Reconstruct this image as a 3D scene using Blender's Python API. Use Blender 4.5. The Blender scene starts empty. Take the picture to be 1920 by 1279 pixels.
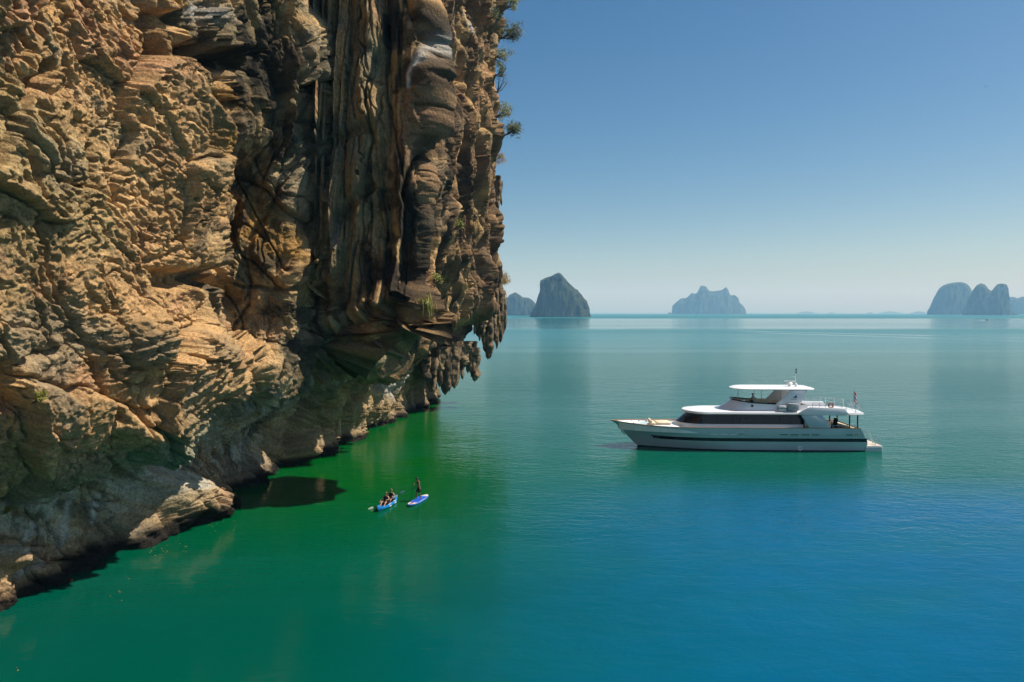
import bpy, bmesh, math, random
import numpy as np
from mathutils import Vector, Matrix, noise as mnoise

random.seed(7)
rng = np.random.default_rng(7)
S = bpy.context.scene
COL = S.collection
R = math.radians

# ------------------------------------------------------------------ camera
CAM_H = 15.0
PITCH = math.atan((639.5 - 586.4) / 1280.0)
cam_d = bpy.data.cameras.new('camera')
cam_d.sensor_width = 36.0
cam_d.lens = 24.0
cam_d.clip_start = 0.5
cam_d.clip_end = 120000.0
cam = bpy.data.objects.new('camera', cam_d)
COL.objects.link(cam)
cam.location = (0, 0, CAM_H)
cam.rotation_euler = (R(90) - PITCH, 0, 0)
S.camera = cam

# ------------------------------------------------------------------ sky, sun, exposure
SUN_EL, SUN_AZ = 54.0, 6.0          # azimuth measured from +X towards +Y
W = bpy.data.worlds.new('World')
S.world = W
W.use_nodes = True
wt = W.node_tree
bg = wt.nodes['Background']
sky = wt.nodes.new('ShaderNodeTexSky')
sky.sky_type = 'NISHITA'
sky.sun_disc = False
sky.sun_elevation = R(SUN_EL)
sky.sun_rotation = R(90 - SUN_AZ)
sky.altitude = 0
sky.air_density = 1.0
sky.dust_density = 0.9
sky.ozone_density = 0.6
hsv = wt.nodes.new('ShaderNodeHueSaturation')
hsv.inputs['Saturation'].default_value = 1.42
wt.links.new(sky.outputs[0], hsv.inputs['Color'])
wt.links.new(hsv.outputs[0], bg.inputs['Color'])
bg.inputs['Strength'].default_value = 0.068

sd = bpy.data.lights.new('sun', 'SUN')
sd.energy = 5.0
sd.angle = R(0.53)
sd.color = (1.0, 0.93, 0.84)
sun = bpy.data.objects.new('sun', sd)
COL.objects.link(sun)
sv = Vector((math.cos(R(SUN_EL)) * math.cos(R(SUN_AZ)), math.cos(R(SUN_EL)) * math.sin(R(SUN_AZ)), math.sin(R(SUN_EL))))
sun.rotation_euler = (-sv).to_track_quat('-Z', 'Y').to_euler()
sun.location = sv * 300

S.view_settings.view_transform = 'Standard'
S.view_settings.look = 'None'
S.view_settings.exposure = 0.40
S.view_settings.gamma = 1.0
S.view_settings.use_curve_mapping = False
S.render.engine = 'CYCLES'
S.cycles.max_bounces = 6
S.cycles.diffuse_bounces = 3
S.cycles.glossy_bounces = 3
S.cycles.transmission_bounces = 4
S.cycles.volume_bounces = 1
S.cycles.transparent_max_bounces = 8
S.cycles.use_denoising = True
S.cycles.sample_clamp_indirect = 4.0

# ------------------------------------------------------------------ helpers
CP, SP = math.cos(PITCH), math.sin(PITCH)
def ray(px, py):
    """direction of a pixel of the 1920 x 1279 photograph, scaled so that y = 1"""
    a, b = (px - 960.0) / 1280.0, (py - 639.5) / 1280.0
    y = CP - b * SP
    return Vector((a / y, 1.0, (-SP - b * CP) / y))
def at(px, py, y):
    return ray(px, py) * y + Vector((0, 0, CAM_H))
def on_water(px, py, z=0.0):
    d = ray(px, py)
    return d * ((z - CAM_H) / d.z) + Vector((0, 0, CAM_H))
def project(P):
    """photo pixel of world points (n,3)"""
    x, y, z = P[..., 0], P[..., 1], P[..., 2] - CAM_H
    f = np.maximum(y * CP - z * SP, 0.5)
    u = y * SP + z * CP
    return 960 + 1280 * x / f, 639.5 - 1280 * u / f

def tag(o, label=None, cat=None, group=None, kind=None):
    if label: o['label'] = label
    if cat: o['category'] = cat
    if group: o['group'] = group
    if kind: o['kind'] = kind
    return o
def empty(name, loc=(0, 0, 0), rz=0.0):
    o = bpy.data.objects.new(name, None)
    o.empty_display_size = 0.2
    COL.objects.link(o)
    o.location = loc
    o.rotation_euler = (0, 0, rz)
    return o
def link_mesh(name, me, mat=None, parent=None, smooth=False):
    o = bpy.data.objects.new(name, me)
    COL.objects.link(o)
    if mat: me.materials.append(mat)
    if parent: o.parent = parent
    if smooth:
        me.polygons.foreach_set('use_smooth', np.ones(len(me.polygons), dtype=bool))
    return o
def grid_mesh(name, P, wrap_u=False):
    """P: (nu, nv, 3) -> quad mesh"""
    nu, nv = P.shape[:2]
    idx = np.arange(nu * nv, dtype=np.int32).reshape(nu, nv)
    if wrap_u: idx = np.vstack([idx, idx[:1]])
    q = np.stack([idx[:-1, :-1], idx[1:, :-1], idx[1:, 1:], idx[:-1, 1:]], -1).reshape(-1, 4)
    return raw_mesh(name, P.reshape(-1, 3), q)
def raw_mesh(name, V, F):
    me = bpy.data.meshes.new(name)
    V = np.asarray(V, dtype=np.float32); F = np.asarray(F, dtype=np.int32)
    k = F.shape[1]
    me.vertices.add(len(V)); me.vertices.foreach_set('co', V.ravel())
    me.loops.add(F.size); me.loops.foreach_set('vertex_index', F.ravel())
    me.polygons.add(len(F))
    me.polygons.foreach_set('loop_start', np.arange(0, F.size, k, dtype=np.int32))
    me.polygons.foreach_set('loop_total', np.full(len(F), k, dtype=np.int32))
    me.update(calc_edges=True)
    return me
def col_attr(me, name, C):
    a = me.color_attributes.new(name, 'FLOAT_COLOR', 'POINT')
    C4 = np.ones((len(C), 4), dtype=np.float32); C4[:, :3] = C
    a.data.foreach_set('color', C4.ravel())

# numpy noise ------------------------------------------------------------
_perm = np.random.default_rng(11).permutation(256).astype(np.int32)
_perm = np.concatenate([_perm, _perm, _perm])
_g = np.random.default_rng(12).normal(size=(256, 3)).astype(np.float32)
_g /= np.linalg.norm(_g, axis=1)[:, None]
def perlin(P):
    P = np.asarray(P, dtype=np.float32)
    i = np.floor(P).astype(np.int32); f = P - i
    i &= 255
    w = f * f * f * (f * (f * 6 - 15) + 10)
    def g(dx, dy, dz):
        h = _perm[_perm[_perm[(i[..., 0] + dx) & 255] + ((i[..., 1] + dy) & 255)] + ((i[..., 2] + dz) & 255)]
        gr = _g[h]
        return gr[..., 0] * (f[..., 0] - dx) + gr[..., 1] * (f[..., 1] - dy) + gr[..., 2] * (f[..., 2] - dz)
    def lerp(a, b, t): return a + (b - a) * t
    x0 = lerp(lerp(g(0, 0, 0), g(1, 0, 0), w[..., 0]), lerp(g(0, 1, 0), g(1, 1, 0), w[..., 0]), w[..., 1])
    x1 = lerp(lerp(g(0, 0, 1), g(1, 0, 1), w[..., 0]), lerp(g(0, 1, 1), g(1, 1, 1), w[..., 0]), w[..., 1])
    return lerp(x0, x1, w[..., 2]) * 1.5
def fbm(P, sc, octs=4, gain=0.5, off=0.0, ridged=False):
    sc = np.asarray(sc, dtype=np.float32)
    out = 0; a = 1.0; tot = 0
    Q = P * sc + off
    for _ in range(octs):
        n = perlin(Q)
        if ridged: n = 1.0 - 2.0 * np.abs(n)
        out = out + a * n; tot += a
        a *= gain; Q = Q * 2.03 + 17.3
    return out / tot
def _hash2(i, j, k):
    h = (i * 374761393 + j * 668265263 + k * 1274126177) & 0x7fffffff
    h = ((h ^ (h >> 13)) * 1103515245) & 0x7fffffff
    h = h ^ (h >> 16)
    return (h & 0xffff).astype(np.float32) / 65535.0
def facets(U, V, seed, tilt=1.0):
    """broken-rock blocks: every Voronoi cell is a plane of its own offset and tilt. returns height, distance to cell edge, cell random"""
    iu, iv = np.floor(U).astype(np.int64), np.floor(V).astype(np.int64)
    f1 = np.full(U.shape, 9.0, np.float32); f2 = f1.copy(); h = np.zeros(U.shape, np.float32); idr = h.copy()
    for a in (-1, 0, 1):
        for b in (-1, 0, 1):
            ci, cj = iu + a, iv + b
            cx = ci + 0.1 + 0.8 * _hash2(ci, cj, seed); cy = cj + 0.1 + 0.8 * _hash2(ci, cj, seed + 1)
            du, dv = (U - cx).astype(np.float32), (V - cy).astype(np.float32)
            d = du * du + dv * dv
            hh = (_hash2(ci, cj, seed + 2) - 0.5) + tilt * ((_hash2(ci, cj, seed + 3) - 0.5) * du + (_hash2(ci, cj, seed + 4) - 0.5) * dv)
            m = d < f1
            f2 = np.where(m, f1, np.minimum(f2, d))
            h = np.where(m, hh, h); idr = np.where(m, _hash2(ci, cj, seed + 5), idr); f1 = np.where(m, d, f1)
    return h, np.sqrt(f2) - np.sqrt(f1), idr, np.sqrt(f1)
def sstep(a, b, x):
    t = np.clip((x - a) / (b - a), 0, 1)
    return t * t * (3 - 2 * t)
def catmull(ts, Y, t):
    """Catmull-Rom through (ts, Y[k,...]) with linear ends"""
    ts = np.asarray(ts, float); Y = np.asarray(Y, float)
    k = np.clip(np.searchsorted(ts, t) - 1, 0, len(ts) - 2)
    m = np.gradient(Y, ts, axis=0)
    h = (ts[k + 1] - ts[k]); u = ((t - ts[k]) / h)
    sh = (len(t),) + (1,) * (Y.ndim - 1)
    u = u.reshape(sh); h = h.reshape(sh)
    return ((2 * u**3 - 3 * u**2 + 1) * Y[k] + (u**3 - 2 * u**2 + u) * h * m[k] + (-2 * u**3 + 3 * u**2) * Y[k + 1] + (u**3 - u**2) * h * m[k + 1])

# node helpers -----------------------------------------------------------
class NT:
    def __init__(s, name):
        s.m = bpy.data.materials.new(name); s.m.use_nodes = True
        s.t = s.m.node_tree; s.n = s.t.nodes; s.b = s.n['Principled BSDF']; s.out = s.n['Material Output']
    def node(s, typ, **kw):
        n = s.n.new(typ)
        for k, v in kw.items(): setattr(n, k, v)
        return n
    def link(s, a, b): s.t.links.new(a, b)
    def setv(s, sock, v):
        if hasattr(v, 'node') or isinstance(v, bpy.types.NodeSocket): s.link(v, sock)
        elif isinstance(v, (tuple, list)) and len(v) == 3 and sock.type == 'RGBA': sock.default_value = (*v, 1)
        else: sock.default_value = v
    def math(s, op, a, b=0.0, c=0.0, clamp=False):
        n = s.node('ShaderNodeMath', operation=op, use_clamp=clamp)
        for i, v in enumerate((a, b, c)): s.setv(n.inputs[i], v)
        return n.outputs[0]
    def mix(s, f, a, b, blend='MIX'):
        n = s.node('ShaderNodeMix', data_type='RGBA', blend_type=blend)
        s.setv(n.inputs[0], f); s.setv(n.inputs[6], a); s.setv(n.inputs[7], b)
        return n.outputs[2]
    def noise(s, vec, scale, detail=3.0, rough=0.5, dist=0.0):
        n = s.node('ShaderNodeTexNoise')
        if vec is not None: s.link(vec, n.inputs['Vector'])
        n.inputs['Scale'].default_value = scale; n.inputs['Detail'].default_value = detail
        n.inputs['Roughness'].default_value = rough; n.inputs['Distortion'].default_value = dist
        return n.outputs['Fac']
    def mapr(s, v, a, b, c=0.0, d=1.0, smooth=True):
        n = s.node('ShaderNodeMapRange', interpolation_type='SMOOTHSTEP' if smooth else 'LINEAR')
        s.setv(n.inputs[0], v)
        for i, x in enumerate((a, b, c, d)): n.inputs[i + 1].default_value = x
        return n.outputs[0]
    def pos(s): return s.node('ShaderNodeNewGeometry').outputs['Position']
    def mapping(s, vec, scale=(1, 1, 1), rot=(0, 0, 0), loc=(0, 0, 0)):
        n = s.node('ShaderNodeMapping'); s.link(vec, n.inputs[0])
        n.inputs['Scale'].default_value = scale; n.inputs['Rotation'].default_value = rot; n.inputs['Location'].default_value = loc
        return n.outputs[0]
    def xyz(s, vec):
        n = s.node('ShaderNodeSeparateXYZ'); s.link(vec, n.inputs[0]); return n.outputs
    def bump(s, h, dist=1.0, strength=1.0, normal=None):
        n = s.node('ShaderNodeBump'); n.inputs['Strength'].default_value = strength; n.inputs['Distance'].default_value = dist
        s.link(h, n.inputs['Height'])
        if normal is not None: s.link(normal, n.inputs['Normal'])
        return n.outputs[0]
    def base(s, color=None, rough=None, metal=None, spec=None, normal=None, ior=None):
        if color is not None: s.setv(s.b.inputs['Base Color'], color)
        if rough is not None: s.setv(s.b.inputs['Roughness'], rough)
        if metal is not None: s.setv(s.b.inputs['Metallic'], metal)
        if spec is not None: s.setv(s.b.inputs['Specular IOR Level'], spec)
        if ior is not None: s.setv(s.b.inputs['IOR'], ior)
        if normal is not None: s.link(normal, s.b.inputs['Normal'])
        return s.m
def simple(name, color, rough=0.5, metal=0.0, spec=0.5, vary=0.12, vscale=6.0):
    t = NT(name)
    tc = t.node('ShaderNodeTexCoord').outputs['Object']
    f = t.noise(tc, vscale, 4)
    c = t.mix(t.mapr(f, 0.3, 0.7), tuple(x * (1 - vary) for x in color), tuple(min(1, x * (1 + vary * 0.6)) for x in color))
    return t.base(c, rough, metal, spec)
# ------------------------------------------------------------------ water
def build_water():
    t = NT('sea_water')
    p = t.pos(); x, y, z = t.xyz(p)
    big = t.noise(p, 0.03, 3)
    wob = t.math('MULTIPLY', t.math('SUBTRACT', big, 0.5), 14.0)
    xx = t.math('ADD', x, wob)
    # body colour by position: green along the cliff, teal nearer, blue to the right
    c_green, c_teal, c_blue = (0.0, 0.074, 0.006), (0.0, 0.062, 0.042), (0.0, 0.090, 0.190)
    near = t.mapr(y, 62.0, 30.0)
    c = t.mix(near, c_green, c_teal)
    bl = t.mapr(t.math('SUBTRACT', xx, t.math('MULTIPLY', y, 0.16)), -17.0, 13.0)
    bl = t.math('MULTIPLY', bl, t.mapr(y, 74.0, 54.0))
    c = t.mix(bl, c, c_blue)
    far = t.mapr(y, 80.0, 400.0)
    c = t.mix(far, c, (0.004, 0.135, 0.135))
    mid = t.math('MULTIPLY', t.mapr(y, 50.0, 68.0), t.mapr(x, -10.0, 6.0))
    c = t.mix(t.math('MULTIPLY', mid, t.mapr(y, 300.0, 90.0)), c, (0.0, 0.084, 0.054))
    mott = t.noise(p, 0.35, 4)
    c = t.mix(t.mapr(mott, 0.25, 0.75, 0.0, 0.18), c, (0.0, 0.05, 0.035))
    silt = t.noise(t.mapping(p, (0.35, 1.0, 1.0), (0, 0, R(24))), 0.09, 5, 0.6, 0.8)
    c = t.mix(t.mapr(silt, 0.45, 0.75, 0.0, 0.22), c, (0.006, 0.115, 0.085))
    # waves: three sizes, less of them in calm slicks
    mp = t.mapping(p, (0.55, 1.0, 1.0), (0, 0, R(14)))
    w1 = t.noise(mp, 0.33, 2, 0.5, 0.4)
    w2 = t.noise(mp, 1.5, 2, 0.5, 0.3)
    w3 = t.noise(mp, 6.0, 2, 0.55)
    slick = t.noise(t.mapping(p, (0.10, 0.55, 1.0), (0, 0, R(3))), 0.016, 3, 0.5, 0.6)
    ruf = t.mapr(slick, 0.42, 0.60, 0.35, 1.0)
    shel = t.mapr(t.math('ADD', x, t.math('MULTIPLY', wob, 0.4)), -16.0, 6.0, 0.6, 1.0)
    ruf = t.math('MULTIPLY', ruf, shel)
    h = t.math('ADD', t.math('MULTIPLY', w1, 0.13), t.math('ADD', t.math('MULTIPLY', w2, 0.085), t.math('MULTIPLY', w3, 0.034)))
    h = t.math('MULTIPLY', h, ruf)
    nrm = t.bump(h, 1.0, 1.0)
    # far out: a wide calm slick and the two smooth lines of an old wake, ruffled water round them
    yw = t.math('ADD', y, t.math('MULTIPLY', t.math('SUBTRACT', t.noise(t.mapping(p, (0.25, 1, 1)), 0.004, 3), 0.5), 260.0))
    calm = t.math('MULTIPLY', t.mapr(yw, 560.0, 700.0), t.mapr(yw, 1900.0, 1650.0))
    for (ax, ay), (bx, by), w0 in (((1350, 619.5), (1930, 634), 3.2), ((1395, 623), (1930, 640), 3.0), ((1395, 637.5), (1452, 637.0), 2.0), ((1080, 618), (1330, 612), 5.0)):
        A, Bq = on_water(ax, ay), on_water(bx, by); dd = (Bq - A); L = dd.length; ux, uy = dd.x / L, dd.y / L
        px_, py_ = t.math('SUBTRACT', x, A.x), t.math('SUBTRACT', y, A.y)
        al = t.math('ADD', t.math('MULTIPLY', px_, ux), t.math('MULTIPLY', py_, uy))
        ac = t.math('ABSOLUTE', t.math('SUBTRACT', t.math('MULTIPLY', px_, uy), t.math('MULTIPLY', py_, ux)))
        ac = t.math('ADD', ac, t.math('MULTIPLY', t.math('SUBTRACT', t.noise(p, 0.06, 3), 0.5), 6.0))
        ln = t.math('MULTIPLY', t.mapr(ac, w0 * 2.2, w0 * 0.6), t.math('MULTIPLY', t.mapr(al, -10.0, 40.0), t.mapr(al, L + 10.0, L - 20.0)))
        calm = t.math('MAXIMUM', calm, ln)
    rough = t.math('ADD', t.mapr(y, 60.0, 240.0, 0.05, 0.15), t.mapr(y, 240.0, 900.0, 0.0, 0.17))
    rough = t.math('MULTIPLY', rough, t.math('SUBTRACT', 1.0, t.math('MULTIPLY', calm, 0.72)))
    m = t.base(c, rough, 0.0, 0.5, nrm, 1.19)
    rad = [0, 20, 60, 150, 400, 1000, 3000, 9000, 16200]
    n = 64
    V = [(0, 0, 0)]; F = []
    for r in rad[1:]:
        for k in range(n):
            a = 2 * math.pi * k / n
            V.append((r * math.cos(a), r * math.sin(a), 0))
    T = []
    for k in range(n): T.append((0, 1 + k, 1 + (k + 1) % n))
    for j in range(len(rad) - 2):
        for k in range(n):
            a, b = 1 + j * n + k, 1 + j * n + (k + 1) % n
            T.append((a, a + n, b + n)); T.append((a, b + n, b))
    o = link_mesh('water', raw_mesh('water', V, T), m)
    tag(o, 'calm turquoise sea running from green by the cliff to blue', 'sea', kind='structure')
build_water()

# ------------------------------------------------------------------ haze
def build_haze():
    bm = bmesh.new(); bmesh.ops.create_cube(bm, size=1.0)
    for v in bm.verts:
        v.co = Vector((v.co.x * 33000, v.co.y * 33000, -1.0 if v.co.z < 0 else 520.0))
    me = bpy.data.meshes.new('haze'); bm.to_mesh(me); bm.free()
    t = NT('haze_air')
    t.n.remove(t.b)
    v = t.node('ShaderNodeVolumePrincipled')
    v.inputs['Color'].default_value = (0.34, 0.65, 1.0, 1)
    v.inputs['Absorption Color'].default_value = (1, 1, 1, 1)
    v.inputs['Density'].default_value = 1.2e-4
    v.inputs['Anisotropy'].default_value = 0.0
    t.link(v.outputs[0], t.out.inputs['Volume'])
    o = link_mesh('haze', me, t.m)
    tag(o, 'pale blue sea haze that fades the far islands', 'haze', kind='stuff')
build_haze()
# ------------------------------------------------------------------ cliff
QN = globals().get('QN', 1.0)
def build_cliff():
    # foot of the cliff in plan, from behind the camera to the far corner and round it
    foot = [(-48, -75), (-36, -22), (-30, 8)]
    for px, py in ((0, 1140), (190, 1050), (370, 962), (470, 906), (560, 866), (640, 832), (740, 782), (805, 752)):
        q = on_water(px, py); foot.append((q.x, q.y))
    foot += [(-15.0, 125), (-20, 132), (-32, 138), (-60, 146), (-110, 160)]
    foot = np.array(foot)
    K = len(foot)
    seg = np.linalg.norm(np.diff(foot, axis=0), axis=1)
    sk = np.concatenate([[0], np.cumsum(seg)])
    ZL = np.array([-5, 0, 1.5, 3, 5, 7.5, 10, 12.5, 14.5, 17, 22, 30, 45, 70, 100.0])
    #     -5   0   1.5  3    5   7.5  10   12.5 14.5 17   22   30   45   70   100
    pA = [1.0, 0, -.5, -1.0, -.5, 2.4, 4.4, 5.0, 5.4, 5.6, 5.9, 6.3, 7.0, 8.0, 6.5]
    pB = [1.0, 0, -.5, -.9, -.4, 2.9, 4.8, 5.1, 5.3, 5.4, 5.5, 5.8, 6.4, 7.5, 6.0]
    pC = [1.0, 0, -.4, -.7, -.2, 2.8, 4.6, 5.0, 5.1, 5.2, 5.2, 5.3, 5.6, 6.6, 5.5]
    pD = [0.5, 0, -.4, -.9, -.2, 2.3, 4.0, 4.8, 5.1, 5.3, 5.5, 5.6, 5.8, 6.6, 5.5]
    pE = [0.5, 0, -.1, .2, .7, 1.6, 2.7, 3.3, 3.5, 3.7, 3.9, 4.2, 4.6, 5.6, 4.5]
    pF = [0.5, 0, 0, .3, .7, 1.6, 3.0, 4.0, 4.3, 4.4, 4.4, 4.6, 5.0, 6.0, 5.0]
    pG = [0.5, 0, 0, -.2, 0.3, 1.6, 2.9, 3.8, 4.2, 4.5, 4.5, 4.6, 4.8, 5.8, 4.5]
    prof = np.array([pA, pA, pA, pA, pB, pC, pD, pD, pE, pF, pG, pG, pF, pF, pD, pC])
    assert len(prof) == K
    # fine sampling along the foot: even steps in view, coarse elsewhere
    sf = np.linspace(0, sk[-1], 4000)
    ff = catmull(sk, foot, sf)
    tg = np.gradient(ff, sf, axis=0); tg /= np.linalg.norm(tg, axis=1)[:, None]
    nrm = np.stack([tg[:, 1], -tg[:, 0]], 1)
    k = np.exp(-0.5 * (np.arange(-60, 61) / 25.0) ** 2); k /= k.sum()
    nrm = np.stack([np.convolve(np.pad(nrm[:, i], 60, 'edge'), k, 'valid') for i in (0, 1)], 1)
    nrm /= np.linalg.norm(nrm, axis=1)[:, None]
    def steps(yf, sv, z):
        """two buttresses that stand out from the face, one behind the other, and the hollow before the first"""
        far = 1 - sstep(sk[10] + 12, sk[10] + 40, sv)
        a1 = 1.2 * sstep(50.5, 54.0, yf) * sstep(8.0, 11.0, z)
        zb = 11.0 + 3.2 * sstep(102.0, 112.0, yf)
        a2 = 3.7 * (0.35 * sstep(95.0, 102.0, yf) + 0.65 * sstep(102.0, 112.0, yf)) * sstep(zb, zb + 2.4, z)
        zf = 17.5 - 4.6 * sstep(56.0, 59.0, yf) + 0.9 * np.sin(yf * 5.0) + 0.6 * np.sin(yf * 13.0)
        a3 = 8.4 * sstep(56.3, 58.6, yf) * (1 - sstep(58.8, 61.2, yf)) * sstep(zf, zf + 1.6, z) * (1 - 0.25 * sstep(30, 60, z))
        hol = -2.8 * sstep(41.0, 49.5, yf) * (1 - sstep(51.0, 53.0, yf)) * sstep(10.5, 13.5, z) * (1 - sstep(25.0, 28.5, z))
        return (a1 + a2 + a3) * far + hol
    o15 = catmull(sk, prof[:, 10], sf) + steps(ff[:, 1], sf, 24.0)
    lip = ff + nrm * o15[:, None]
    pxl = 960 + 1280 * lip[:, 0] / np.maximum(lip[:, 1], 3)
    arc = np.concatenate([[0], np.cumsum(np.linalg.norm(np.diff(lip, axis=0), axis=1))])
    vis = (lip[:, 1] > 22) & (sf < sk[10] + 3)
    dens = np.abs(np.gradient(pxl, sf)) / 1.2 * vis + 0.9
    dens = np.where(vis, np.maximum(dens, 3.5), dens) * QN
    cum = np.concatenate([[0], np.cumsum((dens[1:] + dens[:-1]) / 2 * np.diff(sf))])
    NC = int(cum[-1]) + 1
    s = np.interp(np.linspace(0, cum[-1], NC), cum, sf)
    F = np.stack([np.interp(s, sf, ff[:, i]) for i in (0, 1)], 1)
    N = np.stack([np.interp(s, sf, nrm[:, i]) for i in (0, 1)], 1)
    Pz = catmull(sk, prof, s)                                    # NC x levels
    LY = np.interp(s, sf, lip[:, 1])
    ztop = np.clip(15 + 586.0 / 1280 * np.clip(LY, 24, 125) + 2.0, 24, 80)
    n1, n2 = int(740 * QN), int(100 * QN)
    v1 = np.linspace(0, 1, n1)
    NR = n1 + n2 + 6
    Z = np.zeros((NC, NR), np.float32)
    Z[:, :n1] = -3.0 + (ztop[:, None] + 3.0) * v1[None]
    Z[:, n1:n1 + n2] = ztop[:, None] + (100 - ztop[:, None]) * np.linspace(0, 1, n2 + 1)[1:][None]
    cap = np.array([1, 2, 3, 3, 2, -3.0])
    Z[:, n1 + n2:] = 100 + cap[None]
    O = np.zeros((NC, NR), np.float32)
    mL = np.gradient(Pz, ZL, axis=1)
    zz = np.minimum(Z, 100.0)
    kk = np.clip(np.searchsorted(ZL, zz.ravel()) - 1, 0, len(ZL) - 2).reshape(zz.shape)
    ci = np.arange(NC)[:, None]
    h = (ZL[kk + 1] - ZL[kk]); u = (zz - ZL[kk]) / h
    O = ((2*u**3 - 3*u**2 + 1) * Pz[ci, kk] + (u**3 - 2*u**2 + u) * h * mL[ci, kk] + (-2*u**3 + 3*u**2) * Pz[ci, kk+1] + (u**3 - u**2) * h * mL[ci, kk+1]).astype(np.float32)
    O += steps(F[:, 1][:, None], s[:, None], Z).astype(np.float32)
    O[:, n1 + n2:] -= np.array([1, 4, 10, 18, 28, 40.0])[None]
    B = np.zeros((NC, NR, 3), np.float32)
    B[..., 0] = F[:, None, 0] + N[:, None, 0] * O
    B[..., 1] = F[:, None, 1] + N[:, None, 1] * O
    B[..., 2] = Z
    # direction in which the rock is pushed: outward, leaning with the face
    du = np.gradient(B, axis=0); dv = np.gradient(B, axis=1)
    nn = np.cross(du, dv); nn /= np.linalg.norm(nn, axis=2)[..., None] + 1e-9
    nn[..., 2] *= 0.6; nn /= np.linalg.norm(nn, axis=2)[..., None] + 1e-9
    PX, PY = project(B)
    L = np.interp(s, sf, arc)
    Sm = np.repeat(L[:, None], NR, 1).astype(np.float32)
    capw = np.ones((NC, NR), np.float32); capw[:, n1 + n2:] = 0.3

    def stroke(pts, w, sharp=2.0):
        """0..1 field round a polyline given on the face"""
        d = np.full(PX.shape, 1e9, np.float32)
        wob = warp_a * 14
        for (ax, ay), (bx, by) in zip(pts[:-1], pts[1:]):
            vx, vy = bx - ax, by - ay
            L = vx * vx + vy * vy + 1e-6
            qx, qy = PX + wob - ax, PY + warp_b * 14 - ay
            t = np.clip((qx * vx + qy * vy) / L, 0, 1)
            d = np.minimum(d, np.hypot(qx - t * vx, qy - t * vy))
        return np.exp(-(d / w) ** sharp)
    warp_a = fbm(B, 0.22, 3, off=3.1); warp_b = fbm(B, 0.22, 3, off=31.7)
    warp_c = fbm(B, 0.9, 2, off=71.7)

    butt = sstep(640, 765, PX)                       # the dripstone buttress at the far end
    D = np.zeros((NC, NR), np.float32)
    D += 1.2 * fbm(B * np.array([1, 1, .6], np.float32), 0.085, 3, off=9.0)
    ul = stroke([(20, 40), (150, 200), (190, 480)], 185, 4.0)          # planar pitted face
    slab = stroke([(590, 480), (630, 300), (640, 120), (560, 60)], 85, 4.0)
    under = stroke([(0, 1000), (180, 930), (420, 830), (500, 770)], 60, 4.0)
    # broad sculpting of the face
    for pts, w, d in (
        ([(335, 95), (400, 90), (455, 120)], 16, -2.2),
        ([(425, 390), (405, 480)], 24, -1.6),
        ([(0, 300), (36, 210), (84, 128)], 10, -1.6),
        ([(300, 40), (350, 36)], 16, -1.6),
        ([(430, 560), (380, 520), (300, 520)], 16, -1.6),
        ([(0, 690), (28, 760)], 15, -2.4),
        ([(620, 500), (640, 420), (700, 360)], 10, -1.2),
        ([(600, 300), (690, 255)], 9, -1.0),
        ([(180, 280), (165, 340)], 9, -1.2),
        ([(840, 150), (850, 20)], 12, -2.2),
        ([(905, 60), (900, 130)], 10, -2.0),
        ([(270, 870), (470, 740)], 10, -1.6)):
        D += d * stroke(pts, w, 3.4)
    for pts, w, d in (
        ([(610, 480), (625, 340), (570, 190)], 62, 1.6),
        ([(250, 640), (400, 690), (470, 700)], 60, 1.5),
        ([(235, 800), (262, 815)], 34, 1.5),
        ([(735, 580), (690, 660)], 46, 2.4),
        ([(640, 110), (690, 230)], 40, 1.2),
        ([(560, 60), (540, 120)], 30, 1.3),
        ([(590, 740), (560, 830)], 42, 0.9),
        ([(290, 920), (345, 955)], 44, 2.6),
        ([(8, 1035), (10, 1060)], 12, 1.4),
        ([(820, 480), (800, 330), (830, 230)], 36, 1.6),
        ([(690, 760), (740, 770)], 28, 0.8)):
        D += d * stroke(pts, w, 2.6)
    # blocks and joints, three sizes; everything is drawn out downwards where the dripstone hangs
    kz = 1 - 0.78 * sstep(530, 690, PX)
    Zs = Z * kz
    Bs = B.copy(); Bs[..., 2] = Zs
    U, V = Sm + 1.6 * warp_a, Zs + 1.6 * warp_b * kz
    h1, e1, r1, c1 = facets(U / 5.2 + 0.06 * V, V / 6.5, 101, 1.5)
    calm = np.clip(1 - 0.65 * butt - 0.55 * ul - 0.3 * slab - 0.7 * under, 0.15, 1)
    D += (1.25 * h1 - 0.6 * np.exp(-(e1 / 0.045) ** 2)) * calm
    h0, e0, r0, c0_ = facets(U / 8.5 + 3.3, (V + 0.5 * U * kz) / 11.0, 91, 2.2)          # broad slabs
    D += (1.5 * h0 - 0.5 * np.exp(-(e0 / 0.02) ** 2)) * np.clip(1 - 0.8 * butt - 0.7 * under, 0.1, 1)
    U2, V2 = U + 0.5 * warp_c, V + 0.25 * U * kz + 0.5 * warp_c * kz
    h2, e2, r2, c2 = facets(U2 / 1.7, V2 / 2.3, 211, 1.7)
    msk2 = (0.45 + 0.55 * sstep(-0.2, 0.3, fbm(B, 0.15, 2, off=55.0))) * np.clip(1 - 0.85 * butt - 0.35 * ul - 0.7 * slab - 0.7 * under, 0.08, 1)
    D += (0.55 * h2 - 0.25 * np.exp(-(e2 / 0.06) ** 2)) * msk2
    # long blades where the dripstone hangs
    U5 = Sm + 0.5 * warp_a + 0.25 * warp_c
    hb, eb, rb, cb = facets(U5 / 1.5, (Z + 0.8 * warp_b) / 15.0, 811, 1.2)
    hc, ec, rc, cc = facets(U5 / 0.55, (Z + 0.8 * warp_b) / 7.5, 821, 1.2)
    D += butt * (1.5 * hb - 0.7 * np.exp(-(eb / 0.07) ** 2) + 0.6 * hc - 0.22 * np.exp(-(ec / 0.08) ** 2))
    ca, sa = math.cos(0.95), math.sin(0.95)
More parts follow.
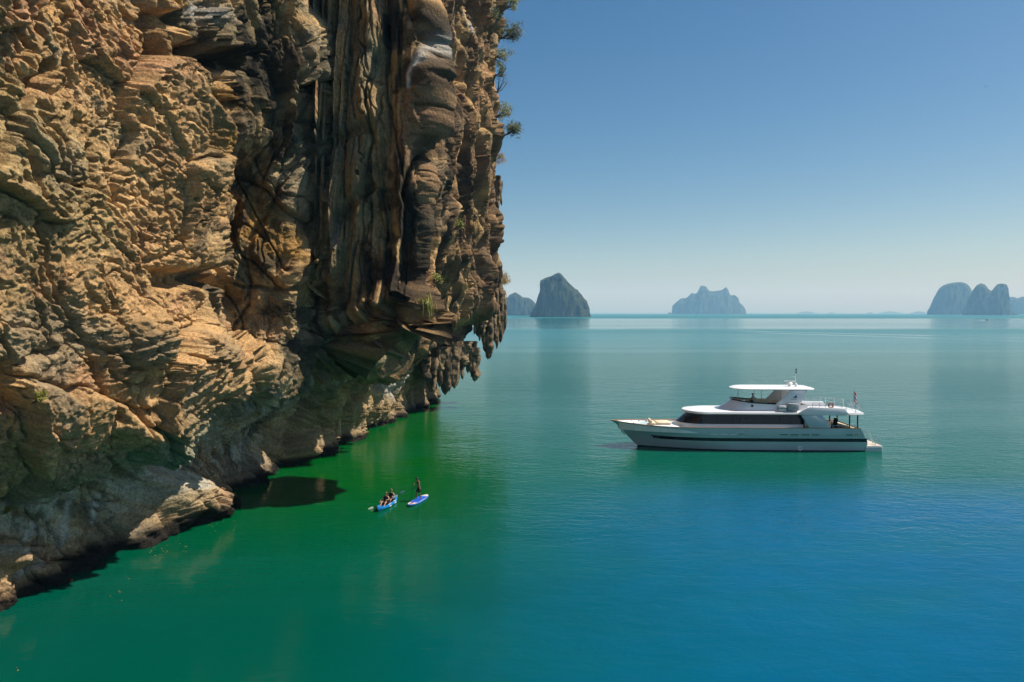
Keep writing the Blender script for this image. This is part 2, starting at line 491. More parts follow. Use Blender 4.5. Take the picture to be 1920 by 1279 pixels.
    Ur, Vr = U2 * ca + V * sa, -U2 * sa + V * ca                  # grain running down to the right
    h3, e3, r3, c3 = facets(Ur / 0.42 + 11, Vr / 1.15, 307, 1.8)
    rub = sstep(-0.08, 0.3, fbm(B, 0.17, 3, off=77.0)) * np.clip(1 - 0.75 * butt - 0.8 * slab - 0.8 * under, 0, 1)
    D += (0.14 * h3 - 0.07 * np.exp(-(e3 / 0.10) ** 2)) * (0.06 + rub * (1 - 0.3 * ul) + 0.05 * ul)
    h4, e4, r4, c4 = facets(Ur / 0.17 + 5, Vr / 0.42, 411, 1.8)
    D += 0.10 * h4 * (0.14 + rub + 0.2 * ul)
    h6, e6, r6, c6 = facets(U2 / 0.95, V2 / 0.55, 431, 1.9)
    D += 0.10 * h6 * sstep(0.0, 0.3, fbm(B, 0.16, 3, off=171.0)) * np.clip(1 - butt - slab, 0, 1)
    # open joints
    jn = np.abs(perlin(np.stack([Sm / 4.5 + 0.3 * warp_c, Zs / 9.0 + 0.22 * Sm * kz, Z * 0 + 21.4], -1)) + 0.10 * warp_a)
    jn2 = np.abs(perlin(np.stack([Sm / 2.6 + 0.25 * Zs, Zs / 3.2 + 0.2 * warp_c, Z * 0 + 51.4], -1)) + 0.08 * warp_b)
    D -= (0.8 * np.exp(-(jn / 0.022) ** 2) + 0.4 * np.exp(-(jn2 / 0.022) ** 2)) * np.clip(1 - 0.6 * butt, 0, 1)
    # layered ledges in the lower middle
    lay = stroke([(220, 650), (330, 680), (480, 700), (330, 790)], 85, 2.4)
    ph = (Z * 1.0 - Sm * 0.22 + 1.1 * warp_a) / 0.62
    saw = ph - np.floor(ph)
    ph2 = (Z - Sm * 0.22 + 0.9 * warp_a) / 0.23
    D += lay * (0.34 * (saw ** 1.5 - 0.5) + 0.10 * ((ph2 - np.floor(ph2)) - 0.5))
    # slanting joints in the shaded foot and the lower middle right
    dg = (Z * 0.9 - Sm * 0.75 + 1.2 * warp_a) / 1.9
    D += stroke([(520, 760), (620, 640), (700, 700)], 75, 3.0) * 0.7 * (np.abs(dg - np.round(dg)) * 2 - 0.5)
    # ribs running down the face
    rib = 1 - np.abs(perlin(np.stack([Sm / 1.5 + 0.5 * warp_a, Z / 15.0, Z * 0 + 4.4], -1))) * 2.4
    rib2 = 1 - np.abs(perlin(np.stack([Sm / 0.6 + 0.6 * warp_a, Z / 5.0, Z * 0 + 9.4], -1))) * 2.4
    ribm = 0.25 + 0.75 * sstep(-0.1, 0.25, fbm(B, 0.11, 2, off=133.0))
    D += (0.42 * rib) * ribm * (0.3 + 1.5 * butt) + 0.22 * rib2 * ribm * (0.15 + 1.7 * butt)
    # weathering pits
    pit = stroke([(60, 60), (200, 120), (150, 330)], 190, 2.4)
    hp, ep, rp, cp = facets(U2 / 0.55 + 3, V2 / 0.42 + 9, 503)
    D -= pit * 0.34 * (1 - sstep(0.45, 1.0, cp / (0.26 + 0.26 * rp))) * (rp > 0.35)
    hp2, ep2, rp2, cp2 = facets(Ur / 0.30 + 7, Vr / 0.45 + 2, 523)
    D -= (0.25 + 0.75 * pit) * np.clip(1 - butt - slab - under, 0, 1) * 0.16 * (1 - sstep(0.35, 1.0, cp2 / (0.20 + 0.26 * rp2))) * (rp2 > 0.6)
    D += 0.22 * fbm(Bs, 1.1, 5, 0.55, off=5.0, ridged=True) + 0.10 * fbm(Bs, 4.0, 3, off=15.0)
    # dripstone: hundreds of hanging ribs that end in tips
    drip = np.zeros((NC, NR), np.float32)
    r = np.random.default_rng(5)
    colpx = np.interp(s, sf, np.where(vis, pxl, -999))
    cand = np.where(colpx > 690)[0]; cand = cand[cand < np.searchsorted(s, sk[11])]
    cand2 = np.where((colpx > 330) & (colpx <= 690))[0]
    for q in range(1300):
        small = q > 430
        if q % 6 == 5: c0 = int(r.choice(cand2)); far = False
        else: c0 = int(r.choice(cand)); far = True
        lo = 8.0 if far else 12.0
        zt = lo + r.random() ** 1.1 * (ztop[c0] - lo)
        Ld = (2.5 + 6.0 * r.random()) if small else (8.0 + 16 * r.random())
        w0 = (0.22 + 0.3 * r.random()) if small else (0.6 + 0.8 * r.random())
        if not far: w0 *= 0.8
        amp = w0 * (1.1 + 0.9 * r.random()) * (1.0 if far else 0.5)
        a, b = np.searchsorted(L, (L[c0] - 2.2 * w0, L[c0] + 2.2 * w0))
        za, zb = np.searchsorted(Z[c0], (zt - 0.3, zt + Ld))
        if b - a < 2 or zb - za < 3: continue
        zc = Z[a:b, za:zb]; t = (zc - zt) / Ld
        cen = L[c0] + 0.35 * w0 * np.sin(t * 7 + q) + (t * (r.random() - .5) * 1.2)
        wt_ = w0 * (0.12 + 0.88 * np.clip(t * 2.2, 0, 1) ** 0.6) * (1 + 0.18 * np.sin(t * 23 + q * 1.7))
        x = (L[a:b, None] - cen) / wt_
        val = amp * np.sqrt(np.clip(1 - x * x, 0, 1)) * np.clip(t * 5, 0, 1) ** .5 * (1 - sstep(0.6, 1.0, t)) * (0.45 + 0.55 * np.clip(t * 2, 0, 1))
        drip[a:b, za:zb] = np.maximum(drip[a:b, za:zb], val)
    D += drip
    # tidal notch with barnacled lumps
    tide = np.exp(-((Z - 0.3) / 1.3) ** 2)
    ht, et, rt_, ct = facets(U2 / 0.9, V / 0.7, 601, 1.6)
    D += tide * (0.38 * ht + 0.25 * fbm(B, 0.8, 3, off=91.0, ridged=True))
    tlow = np.exp(-((Z + 0.1) / 0.7) ** 2)
    D += tlow * (0.15 + 0.9 * fbm(B, 0.3, 3, off=95.0))
    roof = np.abs(np.gradient(O, axis=1)) / np.maximum(np.abs(np.gradient(Z, axis=1)), 1e-3)
    roof = sstep(0.9, 2.2, roof) * sstep(6.0, 9.0, Z) * (Z < 40)
    D = D * (1 - 0.45 * roof) + roof * 0.8 * fbm(B, 0.7, 4, off=66.0, ridged=True)
    P = B + nn * (D * capw)[..., None]
    # small sideways jitter so that edges are not ruled
    P[..., 2] += 0.10 * warp_c * capw

    # ---- rock colour per vertex: stains, streaks, minerals, and some shade painted in
    tan, olive, pink, grey = [np.array(c, np.float32) for c in ((.68, .42, .19), (.48, .35, .165), (.67, .37, .20), (.36, .33, .23))]
    ochre, black, white, verd = [np.array(c, np.float32) for c in ((.44, .23, .05), (.025, .024, .02), (.62, .60, .55), (.28, .34, .25))]
    brown = np.array((.22, .135, .075), np.float32)
    C = np.tile(tan, (NC, NR, 1))
    def lay_(col, f):
        nonlocal C
        C += (col - C) * np.clip(f, 0, 1)[..., None]
    n1_, n2_, n3_ = fbm(B, 0.13, 4, off=201.0), fbm(B, 0.3, 4, off=221.0), fbm(B, 0.2, 4, off=241.0)
    vert = fbm(B * np.array([1, 1, 0.12], np.float32), 0.8, 3, off=261.0)
    lay_(olive, sstep(-0.1, 0.25, n1_) * 0.8)
    lay_(pink, sstep(0.05, 0.35, n2_) * 0.7)
    lay_(grey, sstep(0.0, 0.3, n3_) * 0.55)
    # grey-brown patina that also paints the dim middle face darker than the sunlit left
    pat = np.clip(stroke([(420, -40), (470, 300), (520, 560)], 120, 4) + stroke([(620, -40), (640, 300), (650, 520)], 90, 4), 0, 1) * (1 - under)
    lay_(np.array((.22, .18, .10), np.float32), pat * sstep(-0.22, 0.12, fbm(Bs, 0.24, 4, off=281.0)) * 0.85)
    lay_(brown, butt * sstep(-0.3, 0.2, vert) * 0.85)
    lay_(grey * 0.8, stroke([(600, 520), (620, 300), (640, 120)], 70, 2.0) * sstep(-0.2, 0.15, n3_) * 0.6)
    lay_(verd, stroke([(60, 930), (300, 840), (520, 760), (620, 640)], 62, 2.4) * sstep(-0.4, 0.1, n2_) * 0.8)  # grey-green of the shaded undercut put into the colour
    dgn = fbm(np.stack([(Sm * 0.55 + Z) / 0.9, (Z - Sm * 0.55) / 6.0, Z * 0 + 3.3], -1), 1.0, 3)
    lay_(np.array((.58, .57, .49), np.float32), under * sstep(-0.2, 0.2, dgn) * 0.8)  # sky light on the shaded undercut painted in as paler rock
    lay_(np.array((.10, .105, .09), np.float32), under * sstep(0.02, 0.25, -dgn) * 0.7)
    lay_(np.array((.50, .36, .19), np.float32), stroke([(520, 800), (640, 770), (760, 730)], 40, 3) * 0.8)
    lay_(ochre, stroke([(440, 180), (360, 260)], 22) * 0.8 + stroke([(420, 360), (520, 470), (600, 540)], 60) * sstep(-0.15, 0.25, n2_) * 0.8)
    # black algae streaks running down, thickened over the recesses to paint in their shade
    st = fbm(B * np.array([1, 1, 0.10], np.float32), 0.55, 4, off=301.0) + 0.25 * n2_
    zone = 0.20 + 0.72 * stroke([(455, 40), (490, 300), (450, 460), (560, 620)], 105, 3) + 0.45 * stroke([(740, 60), (755, 400), (720, 560)], 62, 3) + 0.38 * butt + 0.5 * stroke([(340, 90), (420, 110)], 30)
    lay_(black, sstep(0.0, 0.16, st + 0.10 * (zone - 0.6)) * np.clip(zone, 0, 1) * 0.92)
    lay_(black, sstep(0.05, 0.2, fbm(B, 0.5, 4, off=321.0) + 0.06 * (zone - 0.6)) * np.clip(zone - 0.15, 0, 1) * 0.85)
    # white lime streaks
    for pts, w in (([(588, 0), (592, 110), (590, 230), (584, 285)], 4), ([(776, 0), (773, 120), (768, 190)], 2.2), ([(870, 20), (872, 90)], 2.5), ([(395, 15), (420, 25)], 16),
                   ([(138, 920), (128, 1025)], 6), ([(108, 930), (90, 975)], 6), ([(184, 930), (180, 975)], 6), ([(70, 1060), (30, 1075)], 9), ([(60, 985), (50, 1010)], 6), ([(640, 430), (636, 470)], 5), ([(735, 690), (720, 730)], 13)):
        lay_(white, stroke(pts, w, 2.0) * (0.55 + 0.6 * sstep(-0.2, 0.2, vert)))
    spk = fbm(B, 2.6, 3, off=341.0)
    C *= (0.88 + 0.42 * spk)[..., None]
    C *= (0.85 + 0.3 * r2)[..., None] * (0.9 + 0.2 * r3)[..., None]
    # tide band: black weed and barnacles, pale salt above
    zt_ = Z + 0.7 * n2_ + 0.4 * warp_c
    lay_(np.array((.30, .25, .19), np.float32), (1 - sstep(1.2, 2.6, zt_)) * 0.35)
    lay_(np.array((.022, .02, .016), np.float32), 1 - sstep(0.35, 1.15, zt_))
    C = np.clip(C, 0.008, 0.72)

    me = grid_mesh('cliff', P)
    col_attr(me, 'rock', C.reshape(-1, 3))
    t = NT('limestone')
    a = t.node('ShaderNodeVertexColor', layer_name='rock').outputs['Color']
    p = t.pos()
    f = t.noise(p, 7.0, 5, 0.65)
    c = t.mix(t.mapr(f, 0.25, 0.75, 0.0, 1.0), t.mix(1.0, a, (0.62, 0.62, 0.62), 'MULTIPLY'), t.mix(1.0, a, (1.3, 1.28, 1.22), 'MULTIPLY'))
    b1 = t.noise(p, 3.5, 8, 0.68)
    nr = t.bump(b1, 0.5, 0.8)
    m = t.base(c, 0.9, 0.0, 0.15, nr)
    o = link_mesh('cliff', me, m)
    tag(o, 'towering tan limestone cliff streaked black, overhanging the green water', 'cliff', kind='structure')
    print('cliff', NC, NR, NC * NR)
    return o, m, P, PX, PY
cliff, M_ROCK, CL_P, CL_PX, CL_PY = build_cliff()
# ------------------------------------------------------------------ far islands
def island_material():
    t = NT('far_island')
    p = t.pos()
    geo = t.node('ShaderNodeNewGeometry').outputs['Normal']
    nz = t.xyz(geo)[2]
    sc = t.node('ShaderNodeTexCoord').outputs['Object']
    f1 = t.noise(t.mapping(sc, (1, 1, 0.35)), 0.03, 6, 0.62)
    f2 = t.noise(sc, 0.09, 5, 0.6)
    veg = t.mix(t.mapr(f2, 0.3, 0.7), (0.018, 0.028, 0.012), (0.050, 0.060, 0.024))
    rock = t.mix(t.mapr(f1, 0.35, 0.65), (0.045, 0.042, 0.036), (0.17, 0.155, 0.13))
    k = t.math('ADD', t.math('MULTIPLY', nz, 0.6), t.math('MULTIPLY', t.math('SUBTRACT', f1, 0.5), 2.2))
    c = t.mix(t.mapr(k, -0.12, 0.22), rock, veg)
    return t.base(c, 0.95, 0.0, 0.1)
M_ISLE = island_material()
def island(name, pts, d, label, ratio=0.8, seed=0, base_py=None, nx=150, ny=56):
    pts = np.array(pts, float)
    X = (pts[:, 0] - 960) / 1280 * d
    bpy_ = base_py if base_py else max(pts[0, 1], pts[-1, 1])
    H = (bpy_ - pts[:, 1]) / 1280 * d
    # profile by arc length so that steep ends keep their shape
    sg = np.concatenate([[0], np.cumsum(np.hypot(np.diff(X), np.diff(H)))])
    u = np.linspace(0, sg[-1], nx)
    x = np.interp(u, sg, X); h = np.maximum(np.interp(u, sg, H), 0)
    xc, hw = (X[0] + X[-1]) / 2, abs(X[-1] - X[0]) / 2
    v = np.linspace(-1, 1, ny); v = np.sign(v) * np.abs(v) ** 0.8
    bx = ratio * hw * np.sqrt(np.clip(1 - np.clip(np.abs((x - xc) / hw), 0, 1) ** 2.4, 0, 1)) + 0.02 * hw
    P = np.zeros((nx, ny, 3), np.float32)
    P[..., 0] = x[:, None] - xc
    P[..., 1] = bx[:, None] * v[None]
    P[..., 2] = h[:, None] * (1 - np.abs(v[None]) ** 4.5) - 4.0
    hm = h.max()
    Q = P / hm + seed * 3.7
    amp = hm * (1 - 0.0 * P[..., 2] / hm)
    n1_ = fbm(Q * np.array([1, 1, 0.45], np.float32), 4.0, 5, ridged=True)
    n2_ = fbm(Q, 11.0, 3)
    side = np.sign(v)[None] * np.clip(np.abs(v)[None] * 3, 0, 1)
    P[..., 1] += hm * (0.13 * n1_ + 0.05 * n2_) * side
    P[..., 2] += hm * 0.022 * n2_ * np.clip(h[:, None] / hm * 3, 0, 1) + hm * 0.012 * fbm(Q, 30.0, 2)
    P[..., 0] += hm * 0.02 * n2_ + P[..., 1] * xc / d      # stretches away along the line of sight
    me = grid_mesh(name, P)
    o = link_mesh(name, me, M_ISLE, smooth=True)
    o.location = (xc, d, 0)
    tag(o, label, 'island', 'karst islands along the horizon')
    return o
c5 = lambda L: [(900 + x / 3.556, 490 + y / 3.556) for x, y in L]
c6 = lambda L: [(1420 + x / 3.84, 490 + y / 3.84) for x, y in L]
island('island', c5([(330, 371), (340, 340), (370, 290), (385, 240), (402, 190), (403, 125), (440, 105), (475, 95), (497, 84), (515, 75), (535, 78), (560, 105), (590, 140), (615, 165), (650, 190), (680, 225), (705, 255), (722, 290), (730, 335), (739, 371)]), 2430,
       'tall dark cone-shaped karst island, nearest of all, beside the cliff edge', 0.85, 1)
island('island', c5([(20, 362), (60, 240), (100, 205), (122, 215), (150, 230), (185, 240), (195, 222), (235, 205), (265, 222), (285, 238), (320, 240), (345, 255), (362, 272), (390, 300), (420, 362)]), 3700,
       'low blue island with rounded humps half hidden behind the tall cone-shaped island', 0.6, 2)
island('island', c5([(1279, 347), (1282, 290), (1310, 265), (1340, 240), (1375, 240), (1410, 205), (1440, 212), (1452, 196), (1468, 158), (1500, 160), (1525, 192), (1560, 194), (1610, 186), (1635, 166), (1650, 186), (1665, 222), (1690, 218), (1720, 240), (1722, 265), (1750, 290), (1765, 310), (1775, 347)]), 7200,
       'pale hazy blue island with a jagged flat top beyond the yacht', 0.7, 3)
island('island', c5([(1250, 347), (1255, 335), (1270, 332), (1280, 347)]), 7000, 'tiny islet just left of the pale flat-topped island', 0.8, 4, nx=24, ny=16)
island('island', c6([(1220, 374), (1222, 345), (1240, 315), (1262, 260), (1285, 215), (1305, 180), (1335, 160), (1370, 148), (1410, 142), (1450, 138), (1490, 148), (1515, 165), (1532, 190), (1545, 230), (1565, 300), (1580, 374)]), 5200,
       'broad domed blue island joined to the left of the twin-peaked island', 0.7, 5)
island('island', c6([(1478, 376), (1490, 330), (1510, 270), (1545, 195), (1570, 160), (1600, 145), (1630, 155), (1655, 185), (1668, 196), (1682, 198), (1700, 172), (1720, 152), (1755, 146), (1785, 155), (1798, 185), (1806, 240), (1815, 320), (1830, 350), (1860, 360), (1884, 376)]), 4300,
       'dark blue island with two rounded peaks near the right edge', 0.6, 6)
island('island', c6([(1770, 372), (1790, 270), (1808, 245), (1840, 245), (1870, 255), (1890, 245), (1920, 242), (1990, 236), (2060, 270), (2110, 372)]), 6400,
       'low flat blue island cut off by the right edge of the view', 0.6, 7)
for k, (a, b, hh, d, lab) in enumerate(((270, 440, 17, 13000, 'faint low hill on the horizon, leftmost of the faint ones'), (500, 570, 11, 13500, 'faint tiny hill on the horizon right of the leftmost one'), (780, 840, 12, 12500, 'faint small bump of a hill at the middle of the far horizon'),
                                        (860, 1060, 18, 13000, 'faint long low hill on the horizon left of the domed island'), (1090, 1240, 19, 12000, 'faint hill on the horizon running behind the domed island'))):
    w = b - a
    o = island('hill', c6([(a, 372), (a + .2 * w, 372 - .55 * hh), (a + .45 * w, 372 - hh), (a + .6 * w, 372 - .8 * hh), (a + .8 * w, 372 - .5 * hh), (b, 372)]), d, lab, 0.6, 10 + k, nx=40, ny=20)
    o['category'] = 'hill'; o['group'] = 'faint hills on the horizon'; o['kind'] = 'structure'

# ------------------------------------------------------------------ hanging stalactites
FPX, FPY = project(CL_P)
def stalactite(px, tip, w, top, d, lean=0.0, seed=0, blunt=0.10):
    a, b = at(px + lean, tip, d), at(px, top, d)
    L = b.z - a.z
    r0 = w / 1280 * d / 2
    nu, nv = 22, 48
    t = np.linspace(0, 1, nv)[None]; th = np.linspace(0, 2 * np.pi, nu, endpoint=False)[:, None]
    prof = (blunt + (0.65 - blunt) * np.clip(t * 6, 0, 1) ** 0.7 + 0.35 * t) * r0
    prof = prof * np.clip(t * 30, 0.05, 1)
    lob = 1 + 0.22 * np.cos(2 * th + seed + 2.5 * t) + 0.14 * np.cos(3 * th - seed * 1.3 + 4 * t)
    P = np.zeros((nu, nv, 3), np.float32)
    cx = a.x + (b.x - a.x) * np.sqrt(t) + 0.25 * r0 * np.sin(t * 5 + seed * 2.3) * (1 - t)
    P[..., 2] = a.z + L * t
    P[..., 0] = cx + prof * lob * np.cos(th); P[..., 1] = a.y + 1.3 * prof * lob * np.sin(th)
    n = fbm(P, 0.9, 4, off=seed * 5.1); n2 = fbm(P * np.array([1, 1, .35], np.float32), 1.9, 3, off=seed * 2.1, ridged=True)
    dsp = r0 * (0.62 * n + 0.40 * n2) * np.clip(t * 8, 0.2, 1)
    P[..., 0] += dsp * np.cos(th); P[..., 1] += dsp * np.sin(th)
    C = np.tile(np.array((.20, .14, .085), np.float32), (nu, nv, 1))
    f = sstep(-0.1, 0.2, fbm(P * np.array([1, 1, .3], np.float32), 0.8, 4, off=seed + 40.0))[..., None]
    C += (np.array((.36, .26, .15)) - C) * f * 0.8
    g = sstep(0.0, 0.2, fbm(P * np.array([1, 1, .25], np.float32), 1.1, 3, off=seed + 80.0))[..., None]
    C += (np.array((.03, .028, .024)) - C) * g * 0.85
    me = grid_mesh('stalactite', P, wrap_u=True)
    col_attr(me, 'rock', C.reshape(-1, 3))
    o = link_mesh('stalactite', me, M_ROCK, cliff)
    return o
for k, a in enumerate(((916, 673, 20, 550, 113), (903, 634, 22, 560, 112), (927, 642, 13, 565, 113.5), (938, 643, 14, 545, 114.5), (944, 628, 9, 560, 115), (894, 618, 15, 570, 111), (909, 612, 14, 560, 111.5), (932, 618, 12, 540, 114),
                       (938, 386, 6, 340, 114.5, 2), (933, 404, 9, 330, 114), (930, 440, 8, 380, 114), (936, 560, 10, 500, 114.5),
                       (837, 741, 17, 650, 104), (823, 726, 13, 655, 103), (852, 729, 21, 640, 105), (871, 690, 24, 640, 107), (886, 714, 19, 652, 107.5, 5), (811, 736, 15, 670, 102), (846, 706, 22, 640, 105.5), (799, 716, 19, 670, 101), (829, 700, 20, 650, 103.5))):
    stalactite(*a, seed=k + 1) if len(a) == 6 else stalactite(*a[:5], seed=k + 1)
stalactite(916, 674, 12, 560, 112.8, 0.0, 40, 0.5)
stalactite(886, 716, 12, 640, 107.3, 4.0, 41, 0.35)
for k, (px, tip, w, top, d) in enumerate(((899, 640, 6, 580, 111.2), (907, 655, 6, 580, 112), (922, 660, 6, 570, 113.2), (931, 655, 6, 570, 113.8), (941, 634, 6, 560, 114.6), (890, 628, 6, 580, 110.8),
                                              (831, 722, 6, 660, 103.8), (843, 735, 6, 660, 104.6), (858, 722, 6, 650, 105.4), (866, 712, 7, 650, 106.2), (878, 700, 7, 645, 107.2), (816, 722, 6, 670, 102.6), (805, 735, 6, 680, 101.6))):
    stalactite(px, tip, w, top, d, 0.0, 60 + k, 0.15)

for k, (px, tip, w, top, yb) in enumerate(((724, 640, 18, 560, 59.0), (741, 672, 20, 560, 59.6), (757, 690, 20, 560, 60.2), (771, 668, 17, 560, 60.6), (783, 650, 14, 550, 61.0), (748, 655, 12, 560, 58.8), (708, 618, 15, 540, 58.4), (733, 630, 10, 560, 58.2), (764, 660, 9, 560, 59.6))):
    stalactite(px, tip, w, top, yb, 0.0, 90 + k, 0.15)

# ------------------------------------------------------------------ plants on the cliff
def leaf_mat(name, a, b):
    t = NT(name)
    sc = t.node('ShaderNodeTexCoord').outputs['Object']
    f = t.noise(sc, 2.2, 3)
    c = t.mix(t.mapr(f, 0.3, 0.7), a, b)
    m = t.base(c, 0.6, 0.0, 0.3)
    t.b.inputs['Subsurface Weight'].default_value = 0.0
    return m
M_LEAF = leaf_mat('shrub_leaf', (0.035, 0.055, 0.018), (0.10, 0.12, 0.035))
M_LEAFY = leaf_mat('yellow_green_leaf', (0.11, 0.14, 0.012), (0.24, 0.22, 0.03))
M_DRY = leaf_mat('dry_grass', (0.28, 0.18, 0.06), (0.38, 0.25, 0.08))
M_TWIG = simple('twig_bark', (0.12, 0.085, 0.055), 0.9)
def surf(px, py, rad=7):
    m = np.hypot(FPX - px, FPY - py) < rad
    if not m.any():
        dd = np.hypot(FPX - px, FPY - py); m = dd < dd.min() + 3
    pts = CL_P[m]
    return Vector(pts[np.argmin(pts[:, 1])].tolist())
def tube_path(V, F, pts, r0, r1, n=5):
    base = len(V); pts = [Vector(p) for p in pts]; m = len(pts)
    for i, p in enumerate(pts):
        tdir = (pts[min(i + 1, m - 1)] - pts[max(i - 1, 0)]).normalized()
        a = tdir.orthogonal().normalized(); b = tdir.cross(a)
        r = r0 + (r1 - r0) * i / max(1, m - 1)
        for k in range(n):
            an = 2 * math.pi * k / n
            V.append(tuple(p + a * (r * math.cos(an)) + b * (r * math.sin(an))))
    for i in range(m - 1):
        for k in range(n):
            F.append((base + i * n + k, base + i * n + (k + 1) % n, base + (i + 1) * n + (k + 1) % n, base + (i + 1) * n + k))
def edge(py):
    m = (np.abs(FPY - py) < 5) & (CL_P[..., 1] > 60) & (CL_P[..., 1] < 140) & (FPX < 1100)
    pts, fx = CL_P[m], FPX[m]
    k = fx > fx.max() - 4
    return Vector(pts[k][np.argmin(pts[k][:, 1])].tolist())
def shrub(root, size, up, out, n_br, n_leaf, leafmat, label, leaf=0.16, sparse=1.0, cat='shrub'):
    e = empty('shrub', root)
    tag(e, label, cat, 'plants growing on the cliff')
    V, F, tips = [], [], []
    rr = random.Random(hash(label) % 1000 if False else len(label) * 7 + n_leaf)
    d0 = Vector((out, -0.15, up)).normalized()
    for k in range(n_br):
        dirv = (d0 + Vector((rr.uniform(-.7, .7), rr.uniform(-.8, .8), rr.uniform(-.5, .8)))).normalized()
        L = size * rr.uniform(0.6, 1.1)
        p = [Vector((-0.25, 0, -0.1)), dirv * L * .4 + Vector((0, 0, rr.uniform(-.05, .12) * size)), dirv * L * .75 + Vector((0, 0, .12 * size)), dirv * L + Vector((0, 0, .2 * size))]
        tube_path(V, F, p, 0.05 * size ** .5, 0.012)
        tips += [p[2], p[3], (p[2] + p[3]) / 2]
        for j in range(3):
            q = p[2] + (p[3] - p[2]) * rr.random()
            e2 = q + Vector((rr.uniform(-1, 1), rr.uniform(-1, 1), rr.uniform(-.4, 1))).normalized() * size * rr.uniform(.2, .4)
            tube_path(V, F, [q, (q + e2) / 2 + Vector((0, 0, .04 * size)), e2], 0.014, 0.006, 4)
            tips.append(e2)
    link_mesh('branches', raw_mesh('branches', V, F), M_TWIG, e)
    LV, LF = [], []
    for k in range(n_leaf):
        c = rr.choice(tips) + Vector((rr.gauss(0, 1), rr.gauss(0, 1), rr.gauss(0, .8))) * (0.12 * size * sparse)
        a = Vector((rr.gauss(0, 1), rr.gauss(0, 1), rr.gauss(0, .7))).normalized(); b = a.orthogonal().normalized()
        l = leaf * rr.uniform(.6, 1.3); w = l * .55
        i = len(LV)
        LV += [tuple(c), tuple(c + a * l * .5 + b * w * .5), tuple(c + a * l), tuple(c + a * l * .5 - b * w * .5)]
        LF.append((i, i + 1, i + 2, i + 3))
    link_mesh('foliage', raw_mesh('foliage', LV, LF), leafmat, e)
    return e
for px, py, size, up, out, nb, nl, mat, lab, lf in (
        (936, 72, 2.6, 0.3, 1, 11, 2200, M_LEAF, 'dense dark green shrub leaning from the cliff edge near the top', .26),
        (930, 108, 1.8, -0.3, 1, 8, 1000, M_LEAFY, 'yellow green shrub hanging below the topmost shrub', .24),
        (932, 172, 2.2, 0.7, 1, 6, 200, M_LEAF, 'bare twiggy shrub sticking out against the sky', .18),
        (930, 215, 1.9, 0.3, 1, 8, 1200, M_LEAFY, 'bright yellow green shrub under the bare twiggy one', .24),
        (928, 258, 2.2, 0.1, 1, 9, 1700, M_LEAF, 'bushy dark green shrub, lowest of those against the sky', .24),
        (860, 428, 1.0, 0.6, .6, 6, 420, M_LEAFY, 'small bright green plant on the brown dripstone', .22),
        (815, 530, 1.1, 0.6, .6, 7, 460, M_LEAFY, 'yellow green plant on a ledge above the hanging tuft', .22),
        (928, 528, 1.4, 0.2, 1, 8, 620, M_DRY, 'dry golden plant at the cliff edge above the long stalactites', .24),
        (934, 142, 1.2, 0.2, 1, 7, 700, M_LEAF, 'small round shrub just above the bare twiggy one', .22),
        (929, 305, 1.2, 0.0, 1, 6, 500, M_DRY, 'brownish dry shrub on the cliff edge below the lowest bushy one', .22),
        (932, 20, 1.5, 0.2, 1, 8, 900, M_LEAFY, 'yellowish shrub at the very top of the cliff edge', .24),
        (912, 40, 1.5, 0.6, .8, 7, 500, M_LEAF, 'small dark shrub on the cliff face left of the topmost shrub', .22),
        (68, 756, 0.35, 0.4, .8, 6, 240, M_LEAFY, 'small bright green plant on the near left rock', .10),
        (16, 966, 0.32, 0.4, .8, 6, 200, M_LEAFY, 'little green plant in the shaded foot at the left edge', .09)):
    root = edge(py) if px > 925 else surf(px, py)
    k_ = min(1.2, max(0.35, root.y / 92.0)) if px > 100 else 1.2
    shrub(root, size * k_, up, out, nb, nl, mat, lab, lf * min(1.0, k_ + .1))
def tuft(root, size, label, mat, n=90):
    V, F = [], []
    rr = random.Random(len(label))
    for k in range(n):
        a = rr.uniform(0, 2 * math.pi); o = Vector((math.cos(a) * .5 + .5, math.sin(a) * .6 - .2, 0))
        L = size * rr.uniform(.35, 1.1)
        p0 = Vector((rr.gauss(0, .30), rr.gauss(0, .25), rr.gauss(0, .22))) * size
        p1 = p0 + o * L * .35 + Vector((0, 0, .1 * L)); p2 = p0 + o * L * .5 - Vector((0, 0, .5 * L)); p3 = p0 + o * L * .52 - Vector((0, 0, .95 * L))
        s = Vector((-o.y, o.x, 0)).normalized() * .02 * size
        i = len(V)
        for q in (p0, p1, p2): V += [tuple(q - s), tuple(q + s)]
        V += [tuple(p3 - s * .3), tuple(p3 + s * .3)]
        F += [(i, i + 1, i + 3, i + 2), (i + 2, i + 3, i + 5, i + 4), (i + 4, i + 5, i + 7, i + 6)]
    o = link_mesh('grass_tuft', raw_mesh('grass_tuft', V, F), mat)
    o.location = root
    tag(o, label, 'grass tuft', 'plants growing on the cliff')
tuft(surf(796, 560), 1.0, 'golden grass tuft drooping from a dark hollow of the cliff', M_LEAFY)
tuft(surf(884, 418), 1.1, 'dry straw-coloured grass tuft drooping on the dripstone', M_DRY)
tuft(edge(560), 1.3, 'dry grass tuft on the outermost stalactite', M_DRY)
